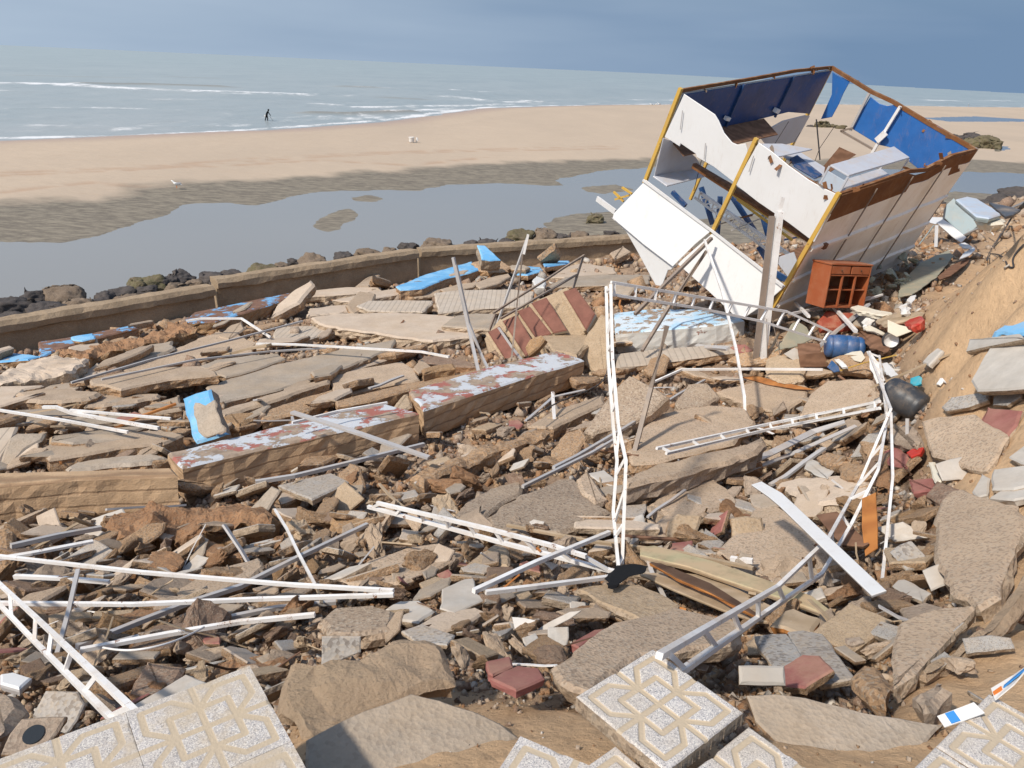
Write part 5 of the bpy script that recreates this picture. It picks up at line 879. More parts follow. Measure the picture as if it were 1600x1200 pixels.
kquad('side_band',[(-.035,.03,-.02),(-.035,KW*.45,0),(-.035,KW*.52,.12),(-.035,KW*.6,.14),(-.035,KW*.78,-.04),(-.035,KW-.03,0),(-.035,KW-.03,.5),(-.035,0.03,.62)],.02,'rust_plate')
for bb in (KW*.22,KW*.47,KW*.72): kbeam('seam_strut',[(-.12,bb,.05),(-.11,bb+.02,1.6),(-.12,bb,3.05)],.024,'pole_brown')
for a0,c0,a1,c1 in ((KL*.93,.3,KL*.9,.7),(KL*.73,.62,KL*.7,.95),(KM*.93,.25,KM*.9,.6)): kbeam('panel_seam',[(a0,-.12,c0),(a1,-.12,c1)],.02,'alu',.01)
for k in range(46):
    t=NR.random(); e=NR.integers(4); L=NR.uniform(.06,.26)
    q=[(0,KW*t,0),(KL,KW*t,0),(KL*t,KW,0),(KM*t,0,.05)][e]; q=np.array(q,float); d=NR.normal(size=3)*[.5,.5,.35]; d=d/np.linalg.norm(d)*L
    kbeam('torn_edge',[tuple(q),tuple(q+d*.5+NR.normal(size=3)*.02),tuple(q+d)],NR.uniform(.03,.09),'rust_plate' if k%4 else 'pole_brown',.006)
for k in range(14):
    a=NR.uniform(.3,KL-.4); b=NR.uniform(.8,KW-.5); c=NR.uniform(1.6,KB-.4); d=NR.normal(size=3)*[.7,.7,.35]
    kbeam('loose_lath',[(a,b,c),(a+d[0],b+d[1],min(KB,c+d[2]))],NR.uniform(.02,.06),['wood_brown','wood_pale','alu','white_steel','blue_sheet_shaded'][k%5],.015)
for k in range(5):
    a,b=NR.uniform(.2,KL-.2),NR.uniform(.3,KW-.3); kbeam('dangling_wire',[(a,b,.8),(a+.1,b+.05,1.5),(a+.05,b+.2,2.3)],.012,'cable')
# sea-side wall A-B (same blue inside, its shade put into the colour), back wall B-D
kquad('sea_side_panel',[(KL,.06,.05),(KL,KW-.05,.05),(KL,KW-.05,1.32),(KL,KW*.8,1.12),(KL,KW*.5,1.18),(KL,.06,1.14)],.03,'white_sheet','white_sheet').data.materials[0]=MT['blue_sheet']
kquad('sea_side_lining',[(KL-.05,.06,.07),(KL-.05,KW-.05,.07),(KL-.05,KW-.05,1.3),(KL-.05,KW*.8,1.1),(KL-.05,KW*.5,1.16),(KL-.05,.06,1.12)],.02,'blue_sheet_shaded')
for bb in (KW*.36,KW*.70): kbeam('lining_strut',[(KL-.1,bb,.03),(KL-.1,bb,1.15)],.05,'blue_post')
kquad('lining_shelf',[(KL-.08,.1,1.15),(KL-.08,KW*.62,1.15),(KL-.65,KW*.62,1.3),(KL-.65,.1,1.3)],.03,'wood_brown')
kpanel('back_panel',14,[(402,92),(510,150),(470,225),(440,295),(398,372),(330,385),(398,230)],1,KW-.02,.03,'blue_sheet')
kpanel('back_panel',14,[(640,245),(700,290),(745,302),(795,295),(830,310),(1060,430),(1180,500),(1300,578),(1225,605),(1075,650),(945,700),(870,640),(760,560),(690,545),(525,445),(560,370)],1,KW-.03,.03,'blue_sheet')
kbeam('back_strut',[tuple(kray(14,(632,225),1,KW-.08)),tuple(kray(14,(515,455),1,KW-.08))],.06,'alu')
kbeam('back_strut',[tuple(kray(14,(828,305),1,KW-.1)),tuple(kray(14,(720,480),1,KW-.1)),tuple(kray(14,(650,600),1,KW-.1))],.07,'white_steel')
kbeam('bracket_plate',[tuple(kray(14,(735,470),1,KW-.16)),tuple(kray(14,(680,520),1,KW-.16))],.16,'white_steel',.06)
kbeam('back_rail',[tuple(kray(14,(455,458),1,KW-.1)),tuple(kray(14,(670,580),1,KW-.1))],.05,'pole_brown')
kbeam('back_rail',[tuple(kray(14,(455,458),1,KW-.1)),tuple(kray(14,(530,440),1,KW-.1))],.05,'pole_brown')
kpanel('inner_board',3,[(820,275),(835,278),(785,370),(690,395),(650,345),(740,295)],0,KL-.3,.03,'counter_grey')
kpanel('inner_board',13,[(432,515),(545,560),(655,648),(715,740),(480,790),(365,790)],0,KL-.25,.03,'counter_grey')
kpanel('window_shelf',13,[(358,778),(455,845),(770,765),(700,718),(620,730)],2,2.0,.035,'counter_grey')
kpanel('long_counter',3,[(640,375),(735,375),(845,395),(755,415),(720,422)],2,.95,.035,'counter_grey')
kpanel('brown_board',3,[(880,460),(940,388),(1000,415),(920,470),(890,490)],1,KW*.62,.03,'wood_brown')
kpanel('lower_counter',3,[(740,418),(800,405),(890,460),(885,490),(855,500),(800,468)],2,1.25,.03,'counter_grey')
kpanel('counter_front',3,[(765,428),(790,415),(880,485),(855,500),(780,455)],2,1.2,.03,'blue_post')
# display counter
dc=[kray(14,p,2,.62) for p in [(385,680),(780,565),(880,635),(500,748)]]
kquad('display_top',dc,.05,'counter_grey')
for p in dc: kbeam('display_leg',[tuple(p),tuple(p+np.array([0,0,.85]))],.045,'counter_grey')
kquad('display_shelf',[p+np.array([0,0,.6]) for p in dc],.03,'counter_grey')
kquad('display_front',[dc[0]+[0,0,.1],dc[3]+[0,0,.1],dc[3]+[0,0,.6],dc[0]+[0,0,.6]],.015,'metal_top')
# floor frame: red-brown channel, yellow joists, lattice
kbeam('floor_channel',[tuple(kray(13,(640,705),1,.5)),tuple(kray(13,(920,870),1,.5)),tuple(kray(13,(1560,1270),1,.5))],.12,'wood_brown')
kbeam('floor_channel',[tuple(kray(13,(632,715),1,.35)),tuple(kray(13,(1500,1270),1,.35))],.05,'rust_plate')
kbeam('joist',[tuple(kray(15,(1090,5),1,.8)),tuple(kray(15,(1350,170),1,.8)),tuple(kray(15,(1660,370),1,.8))],.09,'yellow_steel')
kbeam('joist',[tuple(kray(15,(1130,60),1,1.2)),tuple(kray(15,(1590,400),1,1.2))],.05,'yellow_steel')
for a,b,dd in [((590,0),(700,115),2.2),((830,-40),(925,270),2.2),((1090,40),(1275,325),2.0),((1340,190),(1405,420),1.8),((1310,455),(1375,560),1.6)]:
    kbeam('stilt',[tuple(kray(15,a,1,dd)),tuple(kray(15,b,1,dd))],.10,'blue_post')
kbeam('lattice_chord',[tuple(kray(15,(820,5),1,1.4)),tuple(kray(15,(1430,430),1,1.4)),tuple(kray(15,(1560,520),1,1.4))],.07,'white_steel'); kbeam('lattice_chord',[tuple(kray(15,(775,45),1,1.4)),tuple(kray(15,(1450,530),1,1.4))],.05,'white_steel')
for k in range(12):
    t0=k/12; t1=(k+.5)/12; A=lambda t: kray(15,(820+700*t,5+490*t),1,1.4); B=lambda t: kray(15,(775+675*t,45+485*t),1,1.4)
    kbeam('lattice_web',[tuple(A(t0)),tuple(B(t1))],.03,'white_steel'); kbeam('lattice_web',[tuple(B(t1)),tuple(A((k+1)/12))],.03,'white_steel')
kbeam('cross_tie',[tuple(kray(15,(960,275),1,1.5)),tuple(kray(15,(1290,175),1,1.5))],.03,'pole_brown'); kbeam('cross_tie',[tuple(kray(15,(1080,320),1,1.3)),tuple(kray(15,(1380,200),1,1.3))],.03,'alu')
kpanel('floor_plate',15,[(1480,540),(1600,500),(1640,620),(1560,720),(1470,600)],1,.6,.03,'counter_grey')
kpanel('corner_plate',15,[(1450,650),(1540,700),(1560,760),(1490,740),(1440,700)],1,.3,.03,'blue_post')
kquad('floor',[(.1,KW*.35,KB-.1),(.1,KW-.1,KB-.1),(KL*.35,KW-.1,KB-.1),(KL*.35,KW*.35,KB-.1)],.08,'wood_brown')
for a,b in ((.3,.4),(.3,KW-.4),(KL*.6,KW-.5),(KL-.3,KW*.5)):
    q=kp(a,b,KB-.1); zz=float(G(np.array([q[0]]),np.array([q[1]]))[0])-.3
    if q[2]>zz+.2: beam('stilt',[q,np.array([q[0]+.2,q[1]+.15,zz])],.12,'blue_post',kiosk)
kbeam('hanging_cable',[tuple(kray(14,(302,385),1,KW*.7)),tuple(kray(14,(325,640),1,KW*.7))],.025,'cable')
for p,s_ in (((860,375),.09),((1205,320),.11)): q=kray(13,p,0,KL-.15); kbeam('lamp_fitting',[tuple(q),tuple(q+np.array([0,.18,.05]))],s_,'white_steel')
kbeam('stub_rail',[tuple(kray(3,(75,572),1,.1)),tuple(kray(3,(140,620),1,.1))],.14,'white_sheet',.05)
for a,b in (((135,548),(170,582)),((165,532),(200,555)),((140,575),(190,560))): kbeam('yellow_bracket',[tuple(kray(3,a,1,.3)),tuple(kray(3,b,1,.3))],.05,'yellow_steel')

# ---------------------------------------------------------------- cabinet, barrels and the heap around them
def boxparts(root,specs):
    for nm,c,s_,mat in specs:
        x,y,z=c; a,b,d=[q/2 for q in s_]; V=[(x+i*a,y+j*b,z+k*d) for i in (-1,1) for j in (-1,1) for k in (-1,1)]
        o=meshobj(nm,V,[(0,1,3,2),(4,6,7,5),(0,4,5,1),(2,3,7,6),(0,2,6,4),(1,5,7,3)],mat,root); m=o.modifiers.new('b','BEVEL'); m.width=.006; m.segments=2
cp=atD(*vp(16,(660,520)),hd(P(*vp(16,(650,800)),.3))+1.0)
cab=empty('cabinet',cp); tag(cab,'orange-brown wooden sideboard with two drawers and open shelves','cabinet',None,'orange sideboard')
cw,cdp,ch=1.1,.55,.92; cab.rotation_euler=(math.radians(-4),math.radians(4),math.radians(22)); boxparts(cab,[('side_panel',(-cw/2+.015,0,ch/2),(.03,cdp,ch),'cabinet_wood'),('side_panel',(cw/2-.015,0,ch/2),(.03,cdp,ch),'cabinet_wood'),('top',(0,0,ch),(cw+.04,cdp+.02,.035),'cabinet_wood'),('base',(0,0,.02),(cw-.07,cdp-.03,.04),'cabinet_wood'),('back_board',(0,cdp/2-.01,ch/2),(cw-.07,.015,ch-.05),'wood_brown'),('drawer',(-cw*.24,-cdp/2+.02,ch-.12),(cw*.44,.04,.16),'cabinet_wood'),('drawer',(cw*.24,-cdp/2+.02,ch-.12),(cw*.44,.04,.16),'cabinet_wood'),('divider',(-cw*.16,-cdp/2+.03,.36),(.045,.04,.66),'cabinet_wood'),('divider',(cw*.16,-cdp/2+.03,.36),(.045,.04,.66),'cabinet_wood'),('shelf',(0,0,.38),(cw-.07,cdp-.08,.02),'cabinet_wood'),('rail',(0,-cdp/2+.03,ch-.23),(cw-.07,.04,.03),'cabinet_wood')])
for sx in (-1,1):
    bm=bmesh.new(); bmesh.ops.create_uvsphere(bm,u_segments=12,v_segments=8,radius=.018); bmesh.ops.translate(bm,verts=bm.verts,vec=(sx*cw*.24,-cdp/2-.015,ch-.12)); me=bpy.data.meshes.new('knob'); bm.to_mesh(me); bm.free(); me.materials.append(MT['wood_dark']); link('knob',me,cab)
def lathe(name,prof,mat,parent=None,seg=40,squash=0):
    V=[];F_=[]; n=len(prof)
    for i,(x,r) in enumerate(prof):
        for k in range(seg):
            a=2*math.pi*k/seg; V.append((x,r*math.cos(a),r*math.sin(a)))
    for i in range(n-1):
        for k in range(seg): F_.append((i*seg+k,i*seg+(k+1)%seg,(i+1)*seg+(k+1)%seg,(i+1)*seg+k))
    F_.append(tuple(range(seg-1,-1,-1))); F_.append(tuple((n-1)*seg+k for k in range(seg))); F_=[f_[::-1] for f_ in F_]
    me=bpy.data.meshes.new(name); me.from_pydata(V,[],F_); me.materials.append(MT[mat]); me.polygons.foreach_set('use_smooth',[len(p_)<seg for p_ in F_]); return link(name,me,parent)
bp=P(1318,551,.35); bar=empty('barrel',bp); tag(bar,'blue plastic barrel lying on its side at the girder end','barrel',None,'blue barrel')
bar.rotation_euler=(math.radians(8),math.radians(0),math.radians(-8)); L_=.72
o=lathe('drum',[(-.37,.0),(-.36,.15),(-.35,.185),(-.31,.215),(-.27,.222),(-.262,.213),(-.25,.213),(-.242,.224),(-.1,.235),(-.02,.236),(-.012,.229),(.01,.229),(.018,.236),(.2,.226),(.208,.217),(.225,.217),(.232,.224),(.29,.215),(.33,.19),(.345,.15),(.345,.0)],'blue_plastic',bar); o.location=(0,0,.12)
o=lathe('bung',[(0,0),(0,.035),(.025,.035),(.025,0)],'blue_plastic',bar,16); o.location=(.345,.08,.2)
bp=P(1410,634,.25); bar=empty('barrel',bp); tag(bar,'black plastic barrel with open neck lying by the sand bank','barrel',None,'black barrel')
bar.scale=(.86,.86,.86); bar.rotation_euler=(0,math.radians(14),math.radians(-52)); o=lathe('drum',[(-.36,.0),(-.35,.16),(-.32,.2),(-.26,.23),(-.24,.222),(-.22,.232),(-.05,.25),(.0,.242),(.03,.25),(.18,.238),(.2,.228),(.22,.235),(.27,.215),(.3,.17),(.305,.13),(.35,.13),(.36,.14),(.37,.13),(.36,.11),(.28,.1),(.2,0)],'black_plastic',bar); o.location=(0,0,.12)
S(16,'turquoise rag hooked on the black barrel','turquoise rag',[(1285,1120),(1340,1110),(1390,1135),(1385,1170),(1340,1180),(1300,1160)],'cyan_cloth','cyan_cloth',.05,lift=.45,rough=2,name='rag',cat='rag')
hp_=P(1391,540,.25); lamp=empty('headlamp',hp_); tag(lamp,'round chrome reflector lamp standing on the sand','lamp',None,'round reflector')
lamp.rotation_euler=(0,math.radians(-12),math.radians(-100)); o=lathe('reflector',[(-.09,0),(-.08,.06),(-.02,.12),(.0,.135),(.012,.132),(.0,.125),(-.03,.09),(-.055,.04),(-.06,0)],'chrome',lamp,32); o.location=(0,0,.1)
o=lathe('rim',[(-.02,.132),(-.02,.158),(.02,.158),(.022,.132)],'cable',lamp,32); o.location=(0,0,.1); o.data.polygons[-1].select=True
bm=bmesh.new(); bm.from_mesh(o.data); bmesh.ops.delete(bm,geom=[f_ for f_ in bm.faces if len(f_.verts)>8],context='FACES_ONLY'); bm.to_mesh(o.data); bm.free()
def X(v,label,lm,pts,mt,ms=None,t=.05,lift=.25,n=None,name='debris_piece',cat='debris',rough=.3,**k): return S(v,label,lm,pts,mt,ms or mt,t,lift,n,rough,name,cat,clear=-1,**k)
b=X(16,'low wooden box with an open dark side under the blue barrel','wooden box',[(350,835),(460,828),(540,835),(545,905),(360,940)],'wood_brown','wood_orange',.05,.55,name='wooden_box',cat='box')
X(16,'dark front board of the low wooden box','box front board',[(362,930),(560,905),(740,915),(760,960),(740,1030),(380,1035)],'wood_brown','wood_dark',.06,.35,(0,-.9,.3),name='wooden_board',cat='board')
X(16,'olive tarpaulin-like sheet slumped behind the wooden box','olive sheet',[(160,900),(230,820),(300,670),(350,650),(430,700),(480,800),(350,850),(280,870)],'olive_board',None,.04,.5,(.1,-.6,.7),name='tarpaulin',cat='sheet',rough=1)
X(16,'white triangular tile beside the wooden box','white triangle tile',[(240,920),(330,870),(380,900),(382,995),(320,975)],'white_tile',None,.03,.45,(0,-.6,.7),name='tile',cat='tile')
X(16,'cream triangular board standing behind the reflector','cream triangle board',[(1105,635),(1200,680),(1355,715),(1180,780),(1105,740)],'cream_board',None,.03,.5,(-.1,-.7,.6),name='board',cat='board')
X(16,'red plastic bottle-like canister at the bank edge','red canister',[(1235,660),(1290,625),(1380,600),(1395,630),(1350,670),(1290,695),(1245,680)],'red_plastic',None,.16,.45,name='canister',cat='canister',rough=1)
X(16,'rounded brown driftwood trunk under the red canister','driftwood trunk',[(850,735),(900,720),(1000,740),(1065,780),(1110,860),(1090,890),(1000,870),(900,830)],'wood_brown','wood_dark',.2,.4,name='driftwood',cat='driftwood',rough=1.2)
X(16,'grey weathered trunk running into the sand bank','weathered trunk',[(1000,640),(1100,600),(1290,555),(1400,570),(1380,600),(1200,650),(1080,690)],'wood_pale','wood_brown',.18,.45,name='driftwood',cat='driftwood',rough=1.2)
X(16,'rust-red metal case open below the orange sideboard','red metal case',[(520,640),(600,560),(860,580),(880,700),(780,720),(560,720)],'rust_red',None,.2,.35,(0,-.6,.7),name='metal_case',cat='metal case',rough=.8)
X(16,'cream foam cushion strip behind the tube','cream foam strip',[(800,530),(860,515),(980,545),(1140,575),(1060,600),(950,580),(840,560)],'cream_board',None,.1,.6,name='foam_strip',cat='foam',rough=1)
X(16,'white folded mattress piece below the foam strip','white mattress piece',[(880,650),(920,610),(1020,600),(1000,640),(930,680),(895,690)],'white_cloth',None,.1,.5,name='mattress_piece',cat='mattress',rough=1)
X(16,'cream plank bent over the driftwood','bent cream plank',[(905,700),(950,680),(1020,710),(1080,745),(1060,760),(980,730),(920,722)],'cream_board',None,.05,.5,name='board',cat='board')
X(16,'white rounded cloth bundle near the sand bank','cloth bundle',[(1200,520),(1240,500),(1300,490),(1310,530),(1260,555),(1210,550)],'white_cloth',None,.15,.5,name='cloth_bundle',cat='cloth',rough=2)
X(16,'white paper scrap above the cloth bundle','paper scrap',[(1265,470),(1290,440),(1340,430),(1330,465),(1300,500)],'white_cloth',None,.03,.55,name='paper_scrap',cat='paper',rough=1)
X(16,'dark blue plastic shard in front of the barrel','blue shard',[(605,1030),(640,975),(700,1030),(712,1070),(660,1080)],'blue_plastic',None,.04,.5,(0,-.7,.6),name='plastic_shard',cat='plastic shard',rough=.8)
X(16,'white plastic scoop beside the blue shard','white scoop',[(655,965),(700,960),(760,1010),(770,1030),(720,1030)],'white_cloth',None,.05,.5,name='plastic_scoop',cat='scoop',rough=1)
X(16,'pale yellow torn sheet under the blue barrel','yellow torn sheet',[(700,915),(880,895),(920,950),(880,990),(820,975),(800,945)],'cream_board',None,.03,.4,name='torn_sheet',cat='sheet',rough=1)
X(16,'white shredded panel standing below the blue barrel','shredded panel',[(930,900),(960,890),(1060,1060),(1100,1180),(1020,1180),(975,1060)],'white_sheet',None,.03,.5,(-.1,-.7,.6),name='shredded_panel',cat='panel',rough=1)
X(16,'white crumpled strip right of the shredded panel','crumpled strip',[(1050,1000),(1100,990),(1190,1095),(1130,1110),(1080,1060)],'white_sheet',None,.03,.4,name='metal_strip',cat='strip',rough=1)
X(16,'white slab of foam stuck in the sand','foam in sand',[(1390,990),(1440,930),(1520,868),(1560,890),(1500,960),(1440,1020)],'white_tile','white_tile',.08,.2,name='foam_slab',cat='foam')
X(16,'small white angle bracket lying on the sand','angle bracket',[(1505,1175),(1540,1120),(1560,1118),(1590,1165),(1560,1150),(1530,1180)],'white_steel',None,.03,.1,name='bracket',cat='bracket')
X(3,'big olive sheet of ground cloth behind the insulation heap','ground sheet',[(1160,870),(1230,800),(1330,755),(1350,775),(1290,850),(1200,915),(1150,920)],'olive_board',None,.04,.15,name='ground_sheet',cat='sheet',rough=1)
X(3,'brown boards lying on the slope above the sand','slope boards',[(1290,850),(1340,810),(1410,780),(1400,800),(1340,845),(1300,860)],'wood_brown','wood_dark',.05,.2,name='board',cat='board')
pole(0,'yellow stick lying across the shredded panel','yellow stick',[(1310,580,.35),(1350,567,.4),(1400,555,.4)],.025,'yellow_steel',name='stick',cat='stick')
X(0,'light blue plastic bag on the sand at the right edge','light blue bag',[(1555,518),(1575,503),(1610,500),(1640,505),(1630,522),(1580,524)],'bag_blue',None,.12,.1,name='plastic_bag',cat='bag',rough=2.5)
X(4,'bright red plastic box among the stones','red plastic box',[(1178,610),(1200,595),(1240,590),(1228,612),(1195,625)],'red_plastic',None,.06,.35,name='plastic_box',cat='box')
X(4,'yellowish plastic roll beside the pale corner tile','yellow roll',[(1258,645),(1280,642),(1305,705),(1290,720),(1275,700)],'cream_board',None,.08,.3,name='plastic_roll',cat='roll',rough=.8)
X(6,'black crumpled cloth lying over the ends of the girders','black cloth',[(1170,455),(1205,420),(1240,385),(1310,375),(1375,385),(1360,410),(1290,430),(1250,465),(1195,475)],'black_cloth',None,.03,.5,name='cloth',cat='cloth',rough=5)
X(7,'white crumpled paper on the dusty bed','white paper',[(560,950),(600,938),(640,932),(672,945),(640,968),(590,972)],'white_cloth',None,.012,.16,name='paper_scrap',cat='paper',rough=3)
# insulation heap
for i in range(26):
    x,y=NR.uniform(1050,1210),NR.uniform(760,905); p=P(*vp(3,(x,y)),.08+NR.uniform(0,.35)); s_=NR.uniform(.18,.4)
    me=rockmesh('insulation_chunk',400+i,(s_,s_*.8,s_*.35),.12,14,2,.6,'foam_insul'); o=link('insulation_chunk',me,None,p); o.rotation_euler=tuple(NR.uniform(-.7,.7,2))+(NR.uniform(0,6),)
    tag(o,'pale green-grey insulation chunk in the heap behind the orange sideboard','insulation','insulation chunks heaped behind the sideboard')
# metal counter / grey appliance right of the kiosk
def vbox(name,label,lm,v,top,D0,drop,mats,cat):   # box from the photo outline of its upper face
    D_=hd(P(*vp(v,D0),.2)); c=atD(*vp(v,top[0]),D_); return None
APPL=X(18,'grey-green steel appliance lying on its back right of the kiosk','steel appliance',[(700,490),(780,420),(860,500),(960,600),(1060,710),(950,820),(890,840),(780,740),(680,640)],'fridge_side','dark_sheet',.7,1.0,(-.3,-.8,.45),name='appliance',cat='appliance',rough=.1)
X(18,'bluish metal top of the appliance, tilted towards the water',None,[(800,430),(920,400),(1040,425),(1280,570),(1300,600),(1170,640),(1030,620),(930,540)],'metal_top','fridge_side',.08,1.35,(0,-.1,1),name='lid',rough=.1,parent=APPL)
X(18,'white bent panel leaning on the appliance','white leaning panel',[(590,690),(660,650),(740,700),(920,850),(860,910),(760,840)],'white_sheet','alu',.05,.8,(-.2,-.6,.7),name='sheet_metal',cat='panel',rough=.1)
X(18,'pale plate left of the appliance','pale plate',[(485,680),(540,630),(668,632),(650,660),(580,705)],'white_sheet','alu',.03,.9,name='metal_plate',cat='plate',rough=.1)
X(18,'dark sheet behind the appliance at the right','dark sheet',[(1170,465),(1300,490),(1430,520),(1520,545),(1440,600),(1350,620),(1290,570)],'dark_sheet',None,.04,1.0,name='metal_sheet',cat='sheet',rough=.3)
X(18,'yellowish foam lump by the appliance lid','yellow foam lump',[(1040,640),(1100,615),(1200,640),(1330,650),(1340,690),(1200,700),(1100,680)],'cream_board',None,.15,.9,name='foam_lump',cat='foam',rough=3)
X(18,'white and purple crumpled wrapper below the appliance','crumpled wrapper',[(830,925),(900,905),(980,960),(940,975),(870,965)],'white_cloth',None,.03,.4,name='wrapper',cat='wrapper',rough=2)
X(18,'white bent sheet at the top of the sand bank','bent bank sheet',[(840,1090),(880,1030),(1000,955),(1015,985),(950,1050)],'white_sheet',None,.03,.3,name='metal_sheet',cat='sheet',rough=.5)
for i,(a,b,w_,m,l) in enumerate([((400,930),(560,720),.05,'fridge_side','green-grey strut leaning under the pale plate'),((590,720),(580,960),.1,'white_sheet','white twisted strut under the pale plate'),((300,920),(410,1005),.04,'wood_pale','thin pale stick left below the appliance'),((1150,740),(1220,830),.04,'white_steel','white bracket arm behind the sand bank'),((430,980),(560,930),.03,'wood_orange','thin reddish stick below the appliance')]):
    pole(18,l,None,[(*a,f(a[0],max(a[1],b[1])+30,0.)),(*b,f(a[0],max(a[1],b[1])+30,-.2))],w_,m,name='strut',cat='strut')
pole(18,'long silver rail running up over the sand bank','long bank rail',[(890,830,f(900,950,0)),(1200,680,f(900,950,-4)),(1440,520,f(900,950,-8)),(1600,450,f(900,950,-10))],.07,'alu')
# cables on the sand bank
def curve(name,label,lm,pts,r,mat,cat='cable'):
    cu=bpy.data.curves.new(name,'CURVE'); cu.dimensions='3D'; cu.bevel_depth=r; cu.bevel_resolution=2; sp_=cu.splines.new('NURBS'); sp_.points.add(len(pts)-1)
    for i,p in enumerate(pts): sp_.points[i].co=(*(np.array(p)-pts[0]),1)
    sp_.use_endpoint_u=True; sp_.order_u=3; dg=bpy.data.objects.new('tmp',cu); COL.objects.link(dg); me=bpy.data.meshes.new_from_object(dg.evaluated_get(bpy.context.evaluated_depsgraph_get())); bpy.data.objects.remove(dg)
    me.materials.clear(); me.materials.append(MT[mat]); o=link(name,me,None,tuple(pts[0])); tag(o,label,cat,None,lm); return o
curve('cable','thick black cable hanging over the crest of the sand bank','thick black cable',[P(*vp(18,(x,y)),l) for x,y,l in [(1640,440,1.0),(1560,480,.6),(1440,600,.5),(1350,740,.25),(1280,860,.1),(1200,965,.05)]],.035,'cable')
curve('cable','tangled thin wire on the sand below the thick cable','tangled wire',[P(*vp(18,(x,y)),.03) for x,y in [(1200,965),(1150,1060),(1130,1150),(1180,1030),(1280,1040),(1350,1100),(1370,1180),(1450,1190),(1420,1100),(1480,1000),(1553,930)]],.012,'cable')
curve('wire','loose white wire curling over the rails at the left','curling wire',[P(*vp(5,(x,y)),.35) for x,y in [(430,725),(500,740),(620,730),(760,690),(850,640)]],.006,'white_steel','wire')
curve('wire','black wire looping below the right peeling beam','looping wire',[P(*vp(2,(x,y)),.4) for x,y in [(1450,640),(1440,700),(1340,750),(1200,800),(1080,880)]],.012,'cable','wire')
for i,(a,b) in enumerate([((1198,498),(1199,578)),((1207,500),(1224,580))]):
    pole(0,['left','right'][i]+' thin cord hanging below the kiosk front beside the column',None,[(*a,f(1195,580,0)),(*b,.02)],.015,'pole_brown',name='cord',cat='cord')
# warning tape lower right
tp=[onz(1470,1128,7.47),onz(1498,1118,7.5),onz(1530,1106,7.52)]; o=beam('warning_tape',tp,.05,'white_cloth',None,.004); tag(o,'blue and white plastic tape strip left of the corner paving','tape',None,'left tape strip'); beam('printed_band',[tp[0]*.6+tp[1]*.4+[0,0,.003],tp[1]*.9+tp[0]*.1+[0,0,.003]],.045,'blue_tape',o,.003)
tp=[onz(1552,1085,7.52),onz(1585,1062,7.6),onz(1615,1035,7.7)]; o=beam('warning_tape',tp,.06,'white_cloth',None,.004); tag(o,'plastic tape strip with orange and blue print at the right edge','tape',None,'right tape strip'); beam('printed_band',[tp[0]*.5+tp[1]*.5+[0,0,.003],tp[2]+[0,0,.003]],.018,'blue_tape',o,.003); beam('orange_band',[tp[0]+[0,0,.003],tp[0]*.6+tp[1]*.4+[0,0,.003]],.018,'orange_tape',o,.003)

# ---------------------------------------------------------------- person wading, gulls, bucket on the beach
def skin(name,nodes,edges,mat,parent=None,loc=(0,0,0),sub=1):
    me=bpy.data.meshes.new(name); me.from_pydata([n_[:3] for n_ in nodes],edges,[]); o=link(name,me,parent,loc); m=o.modifiers.new('sk','SKIN'); 
    for i,n_ in enumerate(nodes): sv=me.skin_vertices[0].data[i]; sv.radius=(n_[3],n_[3] if len(n_)<5 else n_[4]); sv.use_root=(i==0)
    o.modifiers.new('sb','SUBSURF').levels=sub; o.modifiers['sb'].render_levels=sub
    bpy.context.view_layer.update(); dg=bpy.context.evaluated_depsgraph_get(); m2=bpy.data.meshes.new_from_object(o.evaluated_get(dg)); o.modifiers.clear(); o.data=m2; m2.materials.clear(); m2.materials.append(MT[mat]); m2.polygons.foreach_set('use_smooth',[True]*len(m2.polygons)); return o
pp=onz(417,189,0); pe=empty('person',tuple(pp-[0,0,.15])); tag(pe,'person in black bending forward, wading at the water edge with a white bag','person',None,'wading person')
b_=skin('body',[(0,0,.85,.15,.12),(.04,0,1.1,.15,.11),(.14,0,1.33,.17,.12),(.2,0,1.44,.07),(.27,0,1.56,.09),(.28,0,1.65,.10),(0,.1,.82,.09),(.08,.12,.45,.07),(.0,.12,.02,.05),(.12,.12,.0,.04),(0,-.1,.82,.09),(-.08,-.12,.45,.07),(-.2,-.12,.05,.05),(-.08,-.12,.0,.04),(.15,.2,1.32,.07),(.26,.24,1.08,.05),(.4,.2,.88,.035),(.45,.2,.82,.03),(.15,-.2,1.32,.07),(.12,-.26,1.05,.05),(.2,-.24,.82,.035),(.22,-.24,.76,.03)],[(0,1),(1,2),(2,3),(3,4),(4,5),(0,6),(6,7),(7,8),(8,9),(0,10),(10,11),(11,12),(12,13),(2,14),(14,15),(15,16),(16,17),(2,18),(18,19),(19,20),(20,21)],'black_cloth',pe)
me=rockmesh('hood',901,(.24,.24,.26),.02,30,2,0,'black_cloth',.9); o=link('hood',me,pe,(.27,0,1.63))
me=rockmesh('carried_bag',902,(.3,.2,.38),.06,20,2,.2,'white_cloth',.5); o=link('carried_bag',me,None,tuple(pp+[-.3,.25,.72])); tag(o,'small white bag carried at the hip of the wading person','bag')
beam_=beam('landing_net',[pp+[.42,.2,.75],pp+[.95,.25,.02]],.04,'cable'); tag(beam_,'dark stick held down into the water by the wading person','stick')
pe.rotation_euler=(0,0,.0); pe.scale=(1.35,1.6,1.12)
